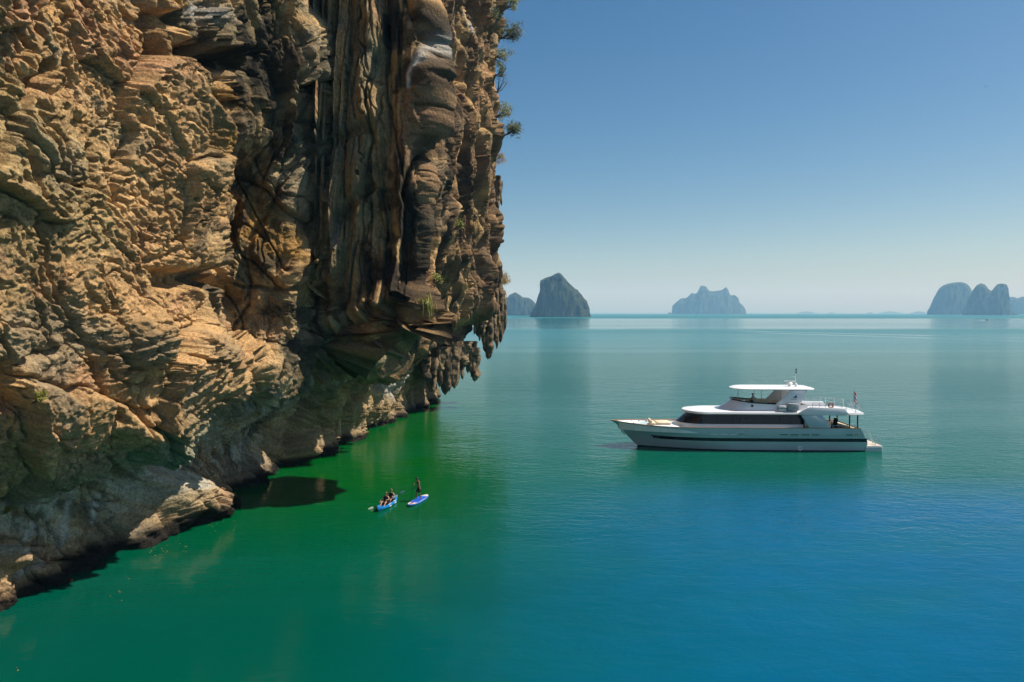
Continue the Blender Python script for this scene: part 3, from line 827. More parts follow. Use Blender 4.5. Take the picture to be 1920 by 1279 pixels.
# ------------------------------------------------------------------ mesh kit for built things
class MB:
    def __init__(s): s.V, s.F = [], []
    def add(s, V, F):
        b = len(s.V); s.V += [tuple(v) for v in V]; s.F += [tuple(b + i for i in f) for f in F]; return s
    def box(s, x0, x1, y0, y1, z0, z1):
        V = [(x, y, z) for x in (x0, x1) for y in (y0, y1) for z in (z0, z1)]
        return s.add(V, [(0, 1, 3, 2), (4, 6, 7, 5), (0, 4, 5, 1), (2, 3, 7, 6), (0, 2, 6, 4), (1, 5, 7, 3)])
    def prism(s, prof, y0, y1, axis='y'):
        """profile in (x,z), pushed along y (or (x,y) along z)"""
        n = len(prof)
        if axis == 'y': V = [(x, y0, z) for x, z in prof] + [(x, y1, z) for x, z in prof]
        else: V = [(x, y, y0) for x, y in prof] + [(x, y, y1) for x, y in prof]
        return s.add(V, [tuple(range(n))[::-1], tuple(range(n, 2 * n))] + [(i, (i + 1) % n, n + (i + 1) % n, n + i) for i in range(n)])
    def loops(s, rings, cap=True, closed=True):
        n = len(rings[0]); b = [v for r in rings for v in r]; F = []
        for i in range(len(rings) - 1):
            for k in range(n if closed else n - 1):
                F.append((i * n + k, i * n + (k + 1) % n, (i + 1) * n + (k + 1) % n, (i + 1) * n + k))
        if cap:
            F.append(tuple(range(n))[::-1]); F.append(tuple((len(rings) - 1) * n + k for k in range(n)))
        return s.add(b, F)
    def tube(s, pts, r, n=6):
        pts = [Vector(p) for p in pts]; rings = []
        for i, p in enumerate(pts):
            t = (pts[min(i + 1, len(pts) - 1)] - pts[max(i - 1, 0)]).normalized()
            a = t.orthogonal().normalized(); b = t.cross(a)
            rr = r[i] if isinstance(r, (list, tuple)) else r
            rings.append([p + a * rr * math.cos(2 * math.pi * k / n) + b * rr * math.sin(2 * math.pi * k / n) for k in range(n)])
        return s.loops(rings)
    def ball(s, c, rx, ry, rz, nu=12, nv=8):
        rings = []
        for j in range(nv + 1):
            ph = -math.pi / 2 + math.pi * j / nv; q = max(math.cos(ph), 0.02)
            rings.append([(c[0] + rx * q * math.cos(2 * math.pi * k / nu), c[1] + ry * q * math.sin(2 * math.pi * k / nu), c[2] + rz * math.sin(ph)) for k in range(nu)])
        return s.loops(rings)
    def torus(s, c, R0, r, ax='y', n=20, m=8):
        rings = []
        for k in range(n):
            a = 2 * math.pi * k / n
            ring = []
            for j in range(m):
                b = 2 * math.pi * j / m; q = R0 + r * math.cos(b); h = r * math.sin(b)
                v = (q * math.cos(a), h, q * math.sin(a)) if ax == 'y' else (q * math.cos(a), q * math.sin(a), h)
                ring.append((c[0] + v[0], c[1] + v[1], c[2] + v[2]))
            rings.append(ring)
        rings.append(rings[0])
        return s.loops(rings, cap=False)
    def build(s, name, mat, parent=None, bevel=0.0, smooth=False, seg=2):
        me = bpy.data.meshes.new(name); me.from_pydata(s.V, [], s.F); me.update()
        if bevel or smooth:
            bm = bmesh.new(); bm.from_mesh(me)
            bmesh.ops.recalc_face_normals(bm, faces=bm.faces)
            if bevel:
                es = [e for e in bm.edges if len(e.link_faces) == 2 and e.calc_face_angle(0) > 0.5]
                bmesh.ops.bevel(bm, geom=es, offset=bevel, segments=seg, profile=0.5, affect='EDGES', clamp_overlap=True)
            for f in bm.faces: f.smooth = smooth
            if smooth:
                for e in bm.edges:
                    if len(e.link_faces) == 2 and e.calc_face_angle(0) > 0.7: e.smooth = False
            bm.to_mesh(me); bm.free()
        else:
            bm = bmesh.new(); bm.from_mesh(me); bmesh.ops.recalc_face_normals(bm, faces=bm.faces); bm.to_mesh(me); bm.free()
        return link_mesh(name, me, mat, parent)

# ------------------------------------------------------------------ the motor yacht
M_HULL = simple('hull_paint', (0.44, 0.56, 0.61), 0.16, 0, 0.5, 0.05, 0.4)
M_GEL = simple('white_gelcoat', (0.80, 0.81, 0.82), 0.25, 0, 0.5, 0.05, 0.6)
M_BLACK = simple('black_stripe_paint', (0.008, 0.009, 0.016), 0.2, 0, 0.5, 0.2)
M_BOOT = simple('dark_bottom_paint', (0.012, 0.013, 0.02), 0.5, 0, 0.4, 0.3, 2)
M_GLASS = simple('tinted_glass', (0.004, 0.009, 0.018), 0.05, 0, 0.32, 0.3, 0.8)
M_TEAK = simple('teak', (0.36, 0.19, 0.09), 0.6, 0, 0.3, 0.25, 5)
M_DECK = simple('bleached_deck', (0.56, 0.50, 0.42), 0.7, 0, 0.2, 0.15, 4)
M_CREAM = simple('cream_cushion', (0.68, 0.58, 0.42), 0.9, 0, 0.1, 0.1, 3)
M_STEEL = simple('polished_steel', (0.55, 0.56, 0.57), 0.25, 1.0, 0.5, 0.1)
M_DARK = simple('dark_wicker', (0.018, 0.016, 0.015), 0.7, 0, 0.2, 0.4, 14)
M_BROWN = simple('brown_cushion', (0.10, 0.045, 0.025), 0.85, 0, 0.1, 0.3, 6)
M_CANVAS = simple('grey_canvas', (0.40, 0.44, 0.44), 0.9, 0, 0.1, 0.2, 3)
M_ORANGE = simple('orange_lifebuoy', (0.75, 0.13, 0.03), 0.6)
M_NAVY = simple('navy_print', (0.05, 0.09, 0.20), 0.4)
M_RED = simple('red_cloth', (0.55, 0.03, 0.035), 0.8)
M_WHITE = simple('white_cloth', (0.75, 0.75, 0.75), 0.8)
M_BLUEC = simple('blue_cloth', (0.04, 0.05, 0.25), 0.8)
def yacht():
    bow = on_water(1195, 835.5)
    bw = Vector((bow.x, bow.y + 0.0, 0))
    rz = R(-2.0)
    dirx = Vector((math.cos(rz), math.sin(rz), 0))
    Y = empty('motor_yacht', bw - dirx * 3.05, rz)
    tag(Y, 'long white motor yacht with a black side stripe lying at anchor', 'yacht')
    XE = 27.35
    NU = 60
    us = np.linspace(0, 1, NU) ** 1.5
    # z, stem x, half beam, entry length, power, stern x
    lev = [(-0.7, 4.6, 1.9, 12, 1.7, 27.2), (-0.12, 3.2, 2.42, 11.5, 1.8, XE), (0.0, 3.05, 2.48, 11.5, 1.8, XE), (0.55, 2.46, 2.62, 11, 1.9, XE), (1.1, 1.87, 2.74, 10.6, 2.0, XE), (1.62, 1.32, 2.82, 10.2, 2.1, 27.0), (1.72, 1.21, 2.90, 10.2, 2.15, 26.95), (2.2, 0.7, 2.93, 10, 2.3, 26.7), (2.55, 0.0, 2.95, 9.8, 2.4, 26.5)]
    Bm = lambda x, L: L[2] * (1 - (1 - np.clip((x - L[1]) / L[3], 0, 1)) ** L[4]) * (1 - 0.05 * np.clip((x - 18) / 9, 0, 1)) + 0.012
    def zlift(x, z): return z + 0.32 * np.clip(z / 2.55, 0, 1) * np.clip(1 - x / 7.0, 0, 1) ** 1.6
    def row(L, off=0.0):
        x = L[1] + us * (L[5] - L[1]); b = Bm(x, L) + off
        return x, b, zlift(x, L[0] + 0 * x)
    def at_z(z, off=0.0, x0=None, x1=None, n=70):
        zs = [l[0] for l in lev]
        L = [np.interp(z, zs, [l[i] for l in lev]) for i in range(6)]; L[0] = z
        x = np.linspace(L[1] if x0 is None else x0, L[5] if x1 is None else x1, n)
        return x, Bm(x, L) + off, zlift(x, z + 0 * x)
    def loft(levels, name, mat):
        m = MB()
        for sgn in (-1, 1):
            rings = [list(zip(*(lambda r: (r[0], sgn * r[1], r[2]))(row(L)))) for L in levels]
            m.loops(rings, cap=False, closed=False)
        # transom
        tr = [(row(L)[0][-1], row(L)[1][-1], row(L)[2][-1]) for L in levels]
        for a, b in zip(tr[:-1], tr[1:]):
            m.add([(a[0], -a[1], a[2]), (a[0], a[1], a[2]), (b[0], b[1], b[2]), (b[0], -b[1], b[2])], [(0, 1, 2, 3)])
        return m.build(name, mat, Y, smooth=True)
    loft(lev[2:6], 'hull', M_HULL)
    loft(lev[5:], 'topsides', M_HULL)
    loft(lev[:3], 'bottom', M_BOOT)
    def band(z0, z1, off, x0, x1, name, mat, taper=0.0):
        m = MB()
        for sgn in (-1, 1):
            xa, ba, za = at_z(z0, off, x0, x1); xb, bb, zb = at_z(z1, off, x0, x1)
            if taper:
                k = np.clip((xa - x0) / taper, 0.02, 1); za = zb - (zb - za) * k
            m.loops([list(zip(xa, sgn * ba, za)), list(zip(xb, sgn * bb, zb))], cap=False, closed=False)
        return m.build(name, mat, Y, smooth=True)
    band(1.06, 1.43, 0.012, 2.95, 27.28, 'stripe', M_BLACK, 1.6)
    band(-0.02, 0.10, 0.010, 3.12, 27.3, 'boot_stripe', M_BOOT)
    # teak cap rail along the sheer
    for sgn in (-1, 1):
        x, b, z = at_z(2.55)
        m = MB(); m.loops([[(x[i], sgn * (b[i] + dy), z[i] + dz) for dy, dz in ((-.10, 0), (.035, 0), (.035, .055), (-.10, .055))] for i in range(0, len(x))])
        m.build('cap_rail', M_TEAK, Y)
    # foredeck inside the bulwark, main deck
    x, b, z = at_z(2.0, -0.10, 1.3, 26.3)
    m = MB(); m.loops([[(x[i], -b[i], 1.95 + 0.3 * max(0, 1 - x[i] / 8)), (x[i], b[i], 1.95 + 0.3 * max(0, 1 - x[i] / 8))] for i in range(len(x))], cap=False, closed=False)
    m.build('deck', M_DECK, Y)
    # inner faces of the bulwark
    for sgn in (-1, 1):
        xa, ba, za = at_z(2.54, -0.10, 0.9, 26.4); m = MB()
        m.loops([list(zip(xa, sgn * ba, za)), list(zip(xa, sgn * ba, za * 0 + 1.95))], cap=False, closed=False); m.build('bulwark', M_GEL, Y)
        for k in range(6):
            xs = 2.6 + 0.9 * k; bb = float(np.interp(xs, xa, ba)); zz = float(np.interp(xs, xa, za))
            MB().box(xs - .04, xs + .04, sgn * bb - .10, sgn * bb + .02, 1.98, zz + .02).build('bulwark_post', M_GEL, Y)
    # trunk cabin and sunpad on the foredeck
    def plan(x0, x1, hw, nose, n=14, tail=0.0):
        pts = []
        for k in range(n + 1):
            a = math.pi / 2 * k / n
            pts.append((x0 + nose * (1 - math.sin(a)), hw * math.cos(a)))
        pts = [(x, y) for x, y in pts][::-1]          # nose tip .. shoulder
        top = pts + [(x1, hw - tail)]
        return top + [(x, -y) for x, y in top[::-1]][:-1] if top[0][1] < 1e-6 else top + [(x, -y) for x, y in top[::-1]]
    def shell(name, mat, rings, bevel=0.0):
        m = MB(); m.loops([[(x, y, z) for x, y in pl] for pl, z in rings]); return m.build(name, mat, Y, smooth=True, bevel=bevel)
    shell('trunk_cabin', M_GEL, [(plan(3.9, 10, 1.9, 2.2), 1.9), (plan(4.1, 10, 1.8, 2.2), 2.42), (plan(4.4, 10, 1.65, 2.2), 2.52)])
    MB().box(5.1, 6.6, -1.0, 1.0, 2.53, 2.78).build('sunpad', M_CREAM, Y, bevel=0.06, smooth=True)
    MB().box(4.35, 4.55, -.95, .95, 2.53, 3.0).box(4.55, 5.0, -.95, .95, 2.53, 2.72).build('bench_seat', M_CREAM, Y, bevel=0.05, smooth=True)
    MB().box(2.4, 2.9, -.25, .25, 2.2, 2.5).tube([(2.65, -.35, 2.45), (2.65, .35, 2.45)], .14, 10).build('windlass', M_STEEL, Y)
    MB().box(1.15, 1.5, -.45, -.2, 1.55, 1.85).tube([(1.3, -.5, 1.75), (1.55, -.62, 1.35)], .06).build('anchor', M_STEEL, Y)
    # deckhouse: lower coaming, glass, roof
    HW = 2.28
    shell('deckhouse', M_GEL, [(plan(7.0, 20.6, HW + .08, 2.6), 1.94), (plan(7.35, 20.6, HW + .04, 2.6), 2.86)])
    shell('saloon_core', M_BOOT, [(plan(8.3, 20.4, HW - .25, 2.5), 2.85), (plan(9.3, 20.4, HW - .35, 2.4), 3.9)])
    # side panes, each with its gap
    edges = [9.75, 11.6, 13.0, 13.85, 15.2, 16.5, 18.1, 19.3, 20.35]
    for sgn in (-1, 1):
        for a, b in zip(edges[:-1], edges[1:]):
            m = MB(); yb, yt = sgn * (HW + .03), sgn * (HW - .07)
            m.loops([[(a + .025, yb, 2.90), (b - .025, yb, 2.90), (b - .025, yt, 3.86), (a + .025, yt, 3.86)], [(a + .025, yb - sgn * .05, 2.90), (b - .025, yb - sgn * .05, 2.90), (b - .025, yt - sgn * .05, 3.86), (a + .025, yt - sgn * .05, 3.86)]])
            m.build('window_pane', M_GLASS, Y)
    # raked windscreen of five panes following the nose
    lo = plan(7.38, 9.75, HW + .03, 2.55, 20); hi = plan(8.5, 9.75, HW - .07, 2.0, 20)
    lo = [lo[-1 - 0]] if False else lo; n = len(lo)
    half = n // 2
    order = list(range(half + 1, n)) + list(range(0, half + 1))
    lo2 = [lo[i] for i in order]; hi2 = [hi[i] for i in order]
    cuts = [0, 8, 15, 20, 22, 27, 34, len(lo2) - 1]
    cuts = sorted(set(min(c, len(lo2) - 1) for c in cuts))
    for a, b in zip(cuts[:-1], cuts[1:]):
        A = [Vector((lo2[i][0], lo2[i][1], 2.88)) for i in range(a, b + 1)]; B_ = [Vector((hi2[i][0], hi2[i][1], 3.88)) for i in range(a, b + 1)]
        if a > 0:
            A[0] = A[0].lerp(A[1], .06); B_[0] = B_[0].lerp(B_[1], .06)
        MB().loops([A, B_], cap=False, closed=False).build('windscreen_pane', M_GLASS, Y, smooth=True)
    MB().tube([(7.75, -1.2, 3.0), (8.35, -1.0, 3.35)], .026, 5).build('wiper', M_STEEL, Y)
    roof = shell('roof', M_GEL, [(plan(8.25, 21.6, HW + .02, 2.3), 3.89), (plan(7.95, 21.6, HW + .28, 2.5), 4.02), (plan(8.05, 21.6, HW + .22, 2.5), 4.2), (plan(8.9, 21.6, HW - .25, 2.3), 4.32)])
    # flybridge: coaming that sweeps up, dark screen on top
    def fly(x0, x1, hw, nose): return plan(x0, x1, hw, nose, 14)
    def ringz(pl, zf): return [(x, y, zf(x)) for x, y in pl]
    top = lambda x: 5.28 - 0.33 * max(0, min(1, (x - 13.7) / 3.0))
    m = MB(); m.loops([ringz(fly(11.9, 21.2, 1.98, 2.3), lambda x: 4.25), ringz(fly(12.7, 21.2, 1.92, 2.2), lambda x: 4.75), ringz(fly(13.45, 21.2, 1.88, 2.0), top)], cap=False)
    m.build('flybridge', M_GEL, Y, smooth=True)
    m = MB(); m.loops([ringz(fly(13.6, 21.1, 1.80, 1.95), lambda x: 4.6), ringz(fly(13.55, 21.1, 1.82, 1.95), top)], cap=False); m.build('flybridge_lining', M_CREAM, Y, smooth=True)
    MB().prism([(x, y) for x, y in fly(13.6, 21.1, 1.82, 1.95)], 4.56, 4.6, 'z').build('flybridge_floor', M_TEAK, Y)
    pl = [p for p in fly(13.42, 18.3, 1.90, 2.0)][:]
    sc = MB(); A = [(x, y, top(x) + .0) for x, y in pl]; B2 = [(x - .08 * (1 if x < 15 else 0), y * 1.015, top(x) + .17 - .09 * max(0, (x - 14) / 4.3)) for x, y in pl]
    order = list(range(len(pl) // 2 + 1, len(pl))) + list(range(0, len(pl) // 2 + 1))
    sc.loops([[A[i] for i in order], [B2[i] for i in order]], cap=False, closed=False).build('flybridge_screen', M_GLASS, Y, smooth=True)
    MB().box(14.3, 15.0, -.9, .2, 4.6, 5.2).build('helm_console', M_GEL, Y, bevel=.08, smooth=True)
    MB().box(16.2, 18.2, .9, 1.6, 4.6, 5.05).box(16.2, 18.2, 1.5, 1.72, 4.9, 5.2).build('settee', M_CREAM, Y, bevel=.06, smooth=True)
    MB().box(17.2, 18.4, -1.5, -.9, 4.6, 5.05).build('locker', M_BROWN, Y, bevel=.05, smooth=True)
    MB().box(13.98, 14.16, -1.955, -1.93, 4.75, 4.95).build('vent', M_BLACK, Y) if False else MB().box(15.1, 15.3, -2.0, -1.9, 4.72, 4.95).build('vent', M_BLACK, Y)
    for x, y in ((14.75, 1.75), (15.45, -1.83), (17.4, 1.75), (18.3, -1.83)):
        MB().tube([(x, y, 4.6 if y > 0 else 5.0), (x, y, 6.6)], .035, 8).build('hardtop_post', M_STEEL, Y)
    def rplan(x0, x1, hw, n=12, nose=1.7, tl=1.0):
        top_ = [(x0 + nose * (1 - math.sin(math.pi / 2 * k / n)), hw * math.cos(math.pi / 2 * k / n)) for k in range(n, -1, -1)]
        top_ += [(x1 - tl * (1 - math.sin(math.pi / 2 * (k) / n)), hw * (1 - 0.35 * (1 - math.cos(math.pi / 2 * k / n)))) for k in range(1, n + 1)]
        top_[0] = (x0, 0.0)
        return top_ + [(x, -y) for x, y in top_[:0:-1]]
    m = MB(); m.loops([[(x, y, z) for x, y in rplan(a, b, h)] for a, b, h, z in ((13.8, 21.9, 1.7, 6.52), (13.35, 22.05, 1.98, 6.58), (13.3, 22.1, 2.0, 6.66), (13.6, 21.95, 1.85, 6.76), (14.4, 21.6, 1.5, 6.80))])
    m.build('hardtop', M_GEL, Y, smooth=True)
    for sgn in (-1, 1):
        m = MB()
        y0, y1 = sgn * 1.97, sgn * 1.80
        m.prism([(17.7, 4.95), (20.35, 4.95), (21.15, 6.56), (19.35, 6.56)], min(y0, y1), max(y0, y1))
        leg = m.build('arch_leg', M_GEL, Y, bevel=.05, smooth=True)
        if sgn < 0:
            MB().prism([(19.55, 5.72), (20.0, 5.72), (19.95, 6.05)], -1.985, -1.976).build('emblem', M_NAVY, leg)
            MB().box(19.3, 20.0, -1.985, -1.976, 5.56, 5.60).build('emblem_line', M_NAVY, leg)
    # radar, mast and lights
    rad = MB().tube([(19.9, 0, 6.78), (19.9, 0, 7.0)], .14, 10).ball((19.9, 0, 7.12), .34, .34, .17, 16).build('radar_dome', M_GEL, Y, smooth=True)
    MB().box(19.35, 20.45, -.08, .08, 7.3, 7.42).tube([(19.9, 0, 7.2), (19.9, 0, 7.32)], .07).build('radar_bar', M_GEL, Y, bevel=.02, smooth=True)
    MB().ball((20.35, -.7, 7.02), .17, .17, .2).tube([(20.35, -.7, 6.75), (20.35, -.7, 6.95)], .05).build('satellite_dome', M_GEL, Y, smooth=True)
    mast = MB().tube([(20.55, 0, 6.76), (20.55, 0, 7.8), (20.62, 0, 8.75)], [.06, .05, .025], 8).tube([(20.2, 0, 7.9), (20.58, 0, 7.9)], .03).build('mast', M_GEL, Y)
    for z in (8.25, 8.55): MB().tube([(20.6, 0, z), (20.6, 0, z + .2)], .07, 8).build('mast_light', M_BLACK, mast)
    MB().tube([(20.75, .3, 6.76), (20.78, .3, 9.3)], [.015, .006], 5).build('whip_aerial', M_STEEL, Y)
    # raft canister and canvas covered locker standing on the side deck
    MB().box(17.95, 18.75, -2.38, -1.98, 4.33, 4.9).build('raft_canister', M_GEL, Y, bevel=.07, smooth=True)
    MB().box(17.93, 18.77, -2.395, -1.97, 4.58, 4.63).build('canister_band', M_DARK, Y)
    MB().prism([(18.95, 4.35), (20.0, 4.33), (20.1, 4.55), (20.08, 5.12), (19.0, 5.18), (18.9, 4.7)], -2.42, -1.98).build('canvas_cover', M_CANVAS, Y, bevel=.08, smooth=True)
    # davit crane
    MB().tube([(20.75, .6, 4.8), (20.75, .6, 5.45)], .2, 10).prism([(20.5, 5.25), (20.8, 5.15), (21.75, 5.85), (21.7, 6.1), (21.45, 6.1)], .42, .78).build('davit', M_CREAM, Y, bevel=.05, smooth=True)
    # upper aft deck with its side bands and raking wings
    m = MB(); m.loops([[(x, y, z) for x, y in pl] for pl, z in ((([(20.6, 2.75), (26.0, 2.75), (26.9, 2.2), (27.2, 0), (26.9, -2.2), (26.0, -2.75), (20.6, -2.75)]), 3.94), (([(20.6, 2.86), (26.1, 2.86), (27.05, 2.3), (27.35, 0), (27.05, -2.3), (26.1, -2.86), (20.6, -2.86)]), 4.02), (([(20.6, 2.84), (26.1, 2.84), (27.0, 2.25), (27.3, 0), (27.0, -2.25), (26.1, -2.84), (20.6, -2.84)]), 4.2))])
    m.build('upper_deck', M_GEL, Y, smooth=True)
    for sgn in (-1, 1):
        y0, y1 = sorted((sgn * 2.875, sgn * 2.72))
        MB().prism([(19.9, 4.22), (20.5, 4.62), (21.0, 4.84), (24.75, 4.74), (25.25, 4.03), (22.3, 3.96), (19.9, 4.03)], y0, y1).build('upper_bulwark', M_GEL, Y, bevel=.03, smooth=True)
        MB().prism([(20.15, 3.96), (22.35, 3.96), (23.3, 2.56), (21.05, 2.56)], y0 + .005, y1 - .005).build('wing_panel', M_HULL, Y, bevel=.02, smooth=True)
        MB().prism([(22.42, 3.94), (22.5, 3.94), (23.42, 2.62), (23.34, 2.62)], sgn * 2.6 - .03, sgn * 2.6 + .03).build('stair_rail', M_STEEL, Y)
        for x in (25.45, 26.3): MB().tube([(x, sgn * 2.5, 2.5), (x, sgn * 2.5, 3.98)], .075, 8).build('deck_post', M_BOOT, Y)
        # rails
        m = MB(); zr = 5.25
        xs = [21.4, 22.1, 22.8, 23.6, 24.5]
        for z_ in (5.06, 5.28): m.tube([(xs[0], sgn * 2.72, z_), (24.6, sgn * 2.72, z_ - .05)], .026, 5)
        for x in xs: m.tube([(x, sgn * 2.72, 4.8), (x, sgn * 2.72, 5.28)], .026, 5)
        m.build('side_rail', M_STEEL, Y)
        m = MB()
        for z_ in (4.75, 5.1): m.tube([(25.0, sgn * 2.65, z_ + .15), (26.0, sgn * 2.65, z_), (26.85, sgn * 2.15, z_ - .08), (27.15, 0, z_ - .1)], .027, 5)
        for x, y in ((25.0, 2.65), (26.0, 2.65), (26.85, 2.15), (27.12, .9)): m.tube([(x, sgn * y, 4.2), (x, sgn * y, 5.2)], .027, 5)
        m.build('stern_rail', M_STEEL, Y)
        # aft bulwark rail
        m = MB()
        m.tube([(23.5, sgn * 2.74, 2.85), (26.3, sgn * 2.70, 2.85)], .027, 5)
        for x in (23.6, 24.6, 25.6, 26.3): m.tube([(x, sgn * 2.74, 2.58), (x, sgn * 2.74, 2.85)], .026, 5)
        m.build('bulwark_rail', M_STEEL, Y)
    MB().torus((23.35, -2.66, 5.0), .24, .075).build('lifebuoy', M_ORANGE, Y, smooth=True)
    MB().box(25.0, 25.4, -1.2, -.9, 4.21, 4.4).tube([(25.2, -1.05, 4.3), (25.7, -1.05, 4.55)], .05).build('deck_winch', M_GEL, Y)
    MB().box(20.62, 20.75, -2.2, 2.2, 1.97, 3.9).build('saloon_bulkhead', M_GLASS, Y)
    # quarter seat across the stern
    MB().loops([[(x, y, z) for x, y in ((25.5, 2.4), (26.35, 2.3), (26.4, -2.3), (26.1, -2.35), (26.0, 1.6), (25.5, 1.9))] for z in (1.97, 2.45)]).build('stern_seat', M_CREAM, Y, bevel=.05, smooth=True)
    # swim platform, stairs, rails and boarding ladder
    MB().prism([(27.2, -2.55), (29.0, -2.45), (29.15, -2.2), (29.15, 2.2), (29.0, 2.45), (27.2, 2.55)], -.35, .52, 'z').build('swim_platform', M_HULL, Y, bevel=.04)
    MB().prism([(27.36, -2.5), (28.95, -2.4), (29.08, -2.15), (29.08, 2.15), (28.95, 2.4), (27.36, 2.5)], .52, .60, 'z').build('platform_deck', M_DECK, Y)
    for k in range(3): MB().box(27.0 - .28 * k, 27.5 - .28 * k, -2.3, -1.5, .6 + .4 * k, .98 + .4 * k).build('stair_step', M_DECK, Y, bevel=.03)
    m = MB()
    for y in (-1.6, -1.1): m.tube([(28.65, y, .62), (27.95, y, 2.25)], .028, 6)
    for k in range(7): m.tube([(28.6 - .09 * k, -1.6, .75 + .21 * k), (28.6 - .09 * k, -1.1, .75 + .21 * k)], .027, 5)
    m.build('boarding_ladder', M_STEEL, Y)
    for y in (-2.2, 1.2):
        m = MB()
        for dx, dy in ((0, 0), (.02, .35), (.02, .7)): m.tube([(28.9 + dx - (.25 if dy else 0) * 0, y + dy, .6), (28.9 + dx, y + dy, 1.5)], .022, 6)
        m.tube([(28.9, y, 1.5), (28.92, y + .7, 1.5)], .022, 6); m.tube([(28.4, y, .6), (28.4, y, 1.45), (28.9, y, 1.5)], .022, 6)
        m.build('platform_rail', M_STEEL, Y)
    # ensign on its staff
    st = MB().tube([(27.0, .3, 4.2), (27.15, .3, 6.35)], .022, 6).build('flagstaff', M_STEEL, Y)
    for k, (mt, za, zb) in enumerate(((M_RED, 6.3, 6.02), (M_WHITE, 6.02, 5.8), (M_BLUEC, 5.8, 5.6), (M_WHITE, 5.6, 5.4), (M_RED, 5.4, 5.2))):
        rings = []
        for z in (za, zb):
            rings.append([(27.13 + .012 * 0 - (6.35 - z) * .02 + .30 * u * (1 + (6.3 - z) * .2), .3 + .06 * math.sin(u * 7 + z * 2), z - .5 * u) for u in np.linspace(0, 1, 7)])
        MB().loops(rings, cap=False, closed=False).build('flag_cloth', mt, st, smooth=True)
    # scuppers, fairleads, exhaust outlet along the port and starboard side
    def onside(x, z):
        xx, bb, _ = at_z(z, 0.0, None, None, 200); return float(np.interp(x, xx, bb))
    for sgn in (-1, 1):
        for x, w in ((4.3, .8), (5.5, .8), (6.65, .8), (10.5, .8), (11.6, .75), (12.6, .7), (17.9, .85), (19.05, .85), (20.2, .85), (21.3, .8), (25.0, .7)):
            y = onside(x, 1.78); y2 = onside(x + w, 1.78); m = MB(); zz = float(zlift(x, 1.8))
            m.loops([[(x, sgn * (y + .008), zz), (x + w, sgn * (y2 + .008), zz), (x + w, sgn * (y2 + .008), zz + .09), (x, sgn * (y + .008), zz + .09)], [(x, sgn * (y - .05), zz), (x + w, sgn * (y2 - .05), zz), (x + w, sgn * (y2 - .05), zz + .09), (x, sgn * (y - .05), zz + .09)]])
            m.build('scupper', M_GEL if x < 13 else M_BLACK, Y)  # forward slots pale where lit through, aft ones dark: light put into colour
        for x, z in ((2.05, 2.12), (13.45, 1.86), (25.75, 1.78)):
            y = onside(x + .3, z)
            fr = MB().box(x, x + .62, *sorted((sgn * (y - .06), sgn * (y + .02))), z, z + .2).build('fairlead', M_CREAM if x != 13.45 else M_STEEL, Y, bevel=.05, smooth=True)
            for dx in (.12, .36): MB().box(x + dx, x + dx + .14, *sorted((sgn * (y + .01), sgn * (y + .03))), z + .05, z + .15).build('fairlead_hole', M_BLACK, fr)
        y = onside(20.2, .35)
        MB().torus((20.2, sgn * (y + .03), .32), .2, .07).build('exhaust_outlet', M_GEL, Y, smooth=True)
    # name lettering on the stripe at the port bow
    cu = bpy.data.curves.new('name_lettering', 'FONT'); cu.body = 'JASU'; cu.size = .42; cu.extrude = .004
    fo = bpy.data.objects.new('tmp_text', cu); COL.objects.link(fo)
    bpy.context.view_layer.update()
    me = bpy.data.meshes.new_from_object(fo.evaluated_get(bpy.context.evaluated_depsgraph_get()))
    bpy.data.objects.remove(fo)
    to = link_mesh('name_lettering', me, M_CANVAS, Y)
    ya, yb = onside(4.4, 1.2), onside(5.8, 1.2)
    to.rotation_euler = (R(80), 0, -math.atan2(yb - ya, 1.4))
    to.location = (4.4, -(ya + .02), float(zlift(4.4, 1.13)))
    return Y
YACHT = yacht()
YM = Matrix.Translation(YACHT.location) @ Matrix.Rotation(YACHT.rotation_euler.z, 4, 'Z')
def deck_chair(x, y, rz, label, tall=1.0):
    e = empty('deck_chair', YM @ Vector((x, y, 1.96)), YACHT.rotation_euler.z + rz)
    tag(e, label, 'chair', 'dark chairs on the aft deck')
    MB().box(-.32, .32, -.33, .33, .34, .48).build('seat', M_BROWN, e, bevel=.05, smooth=True)
    MB().prism([(.22, .45), (.36, .45), (.52, 1.0 * tall + .25), (.40, 1.05 * tall + .25)], -.34, .34).build('backrest', M_DARK, e, bevel=.05, smooth=True)
    for s in (-1, 1):
        MB().box(-.3, .3, s * .36 - .05, s * .36 + .05, .6, .68).box(-.3, -.22, s * .36 - .04, s * .36 + .04, .3, .6).build('armrest', M_DARK, e, bevel=.02)
        for x_ in (-.28, .28): MB().tube([(x_, s * .3, .02), (x_, s * .3, .38)], .03, 6).build('leg', M_DARK, e)
    return e
deck_chair(23.55, -1.6, R(185), 'tall dark chair on the yacht aft deck, nearest the cabin', 1.15)
deck_chair(24.15, -1.2, R(10), 'dark chair on the aft deck, back towards the stern seat', 1.15)
t_ = empty('footstool', YM @ Vector((25.0, -1.5, 1.96)), YACHT.rotation_euler.z)
tag(t_, 'low dark brown footstool on the aft deck beside the chairs', 'footstool')
MB().box(-.4, .4, -.35, .35, .2, .5).build('cushion', M_BROWN, t_, bevel=.1, smooth=True)
for sx in (-1, 1):
    for sy in (-1, 1): MB().tube([(sx * .3, sy * .25, .02), (sx * .3, sy * .25, .24)], .03, 6).build('leg', M_DARK, t_)
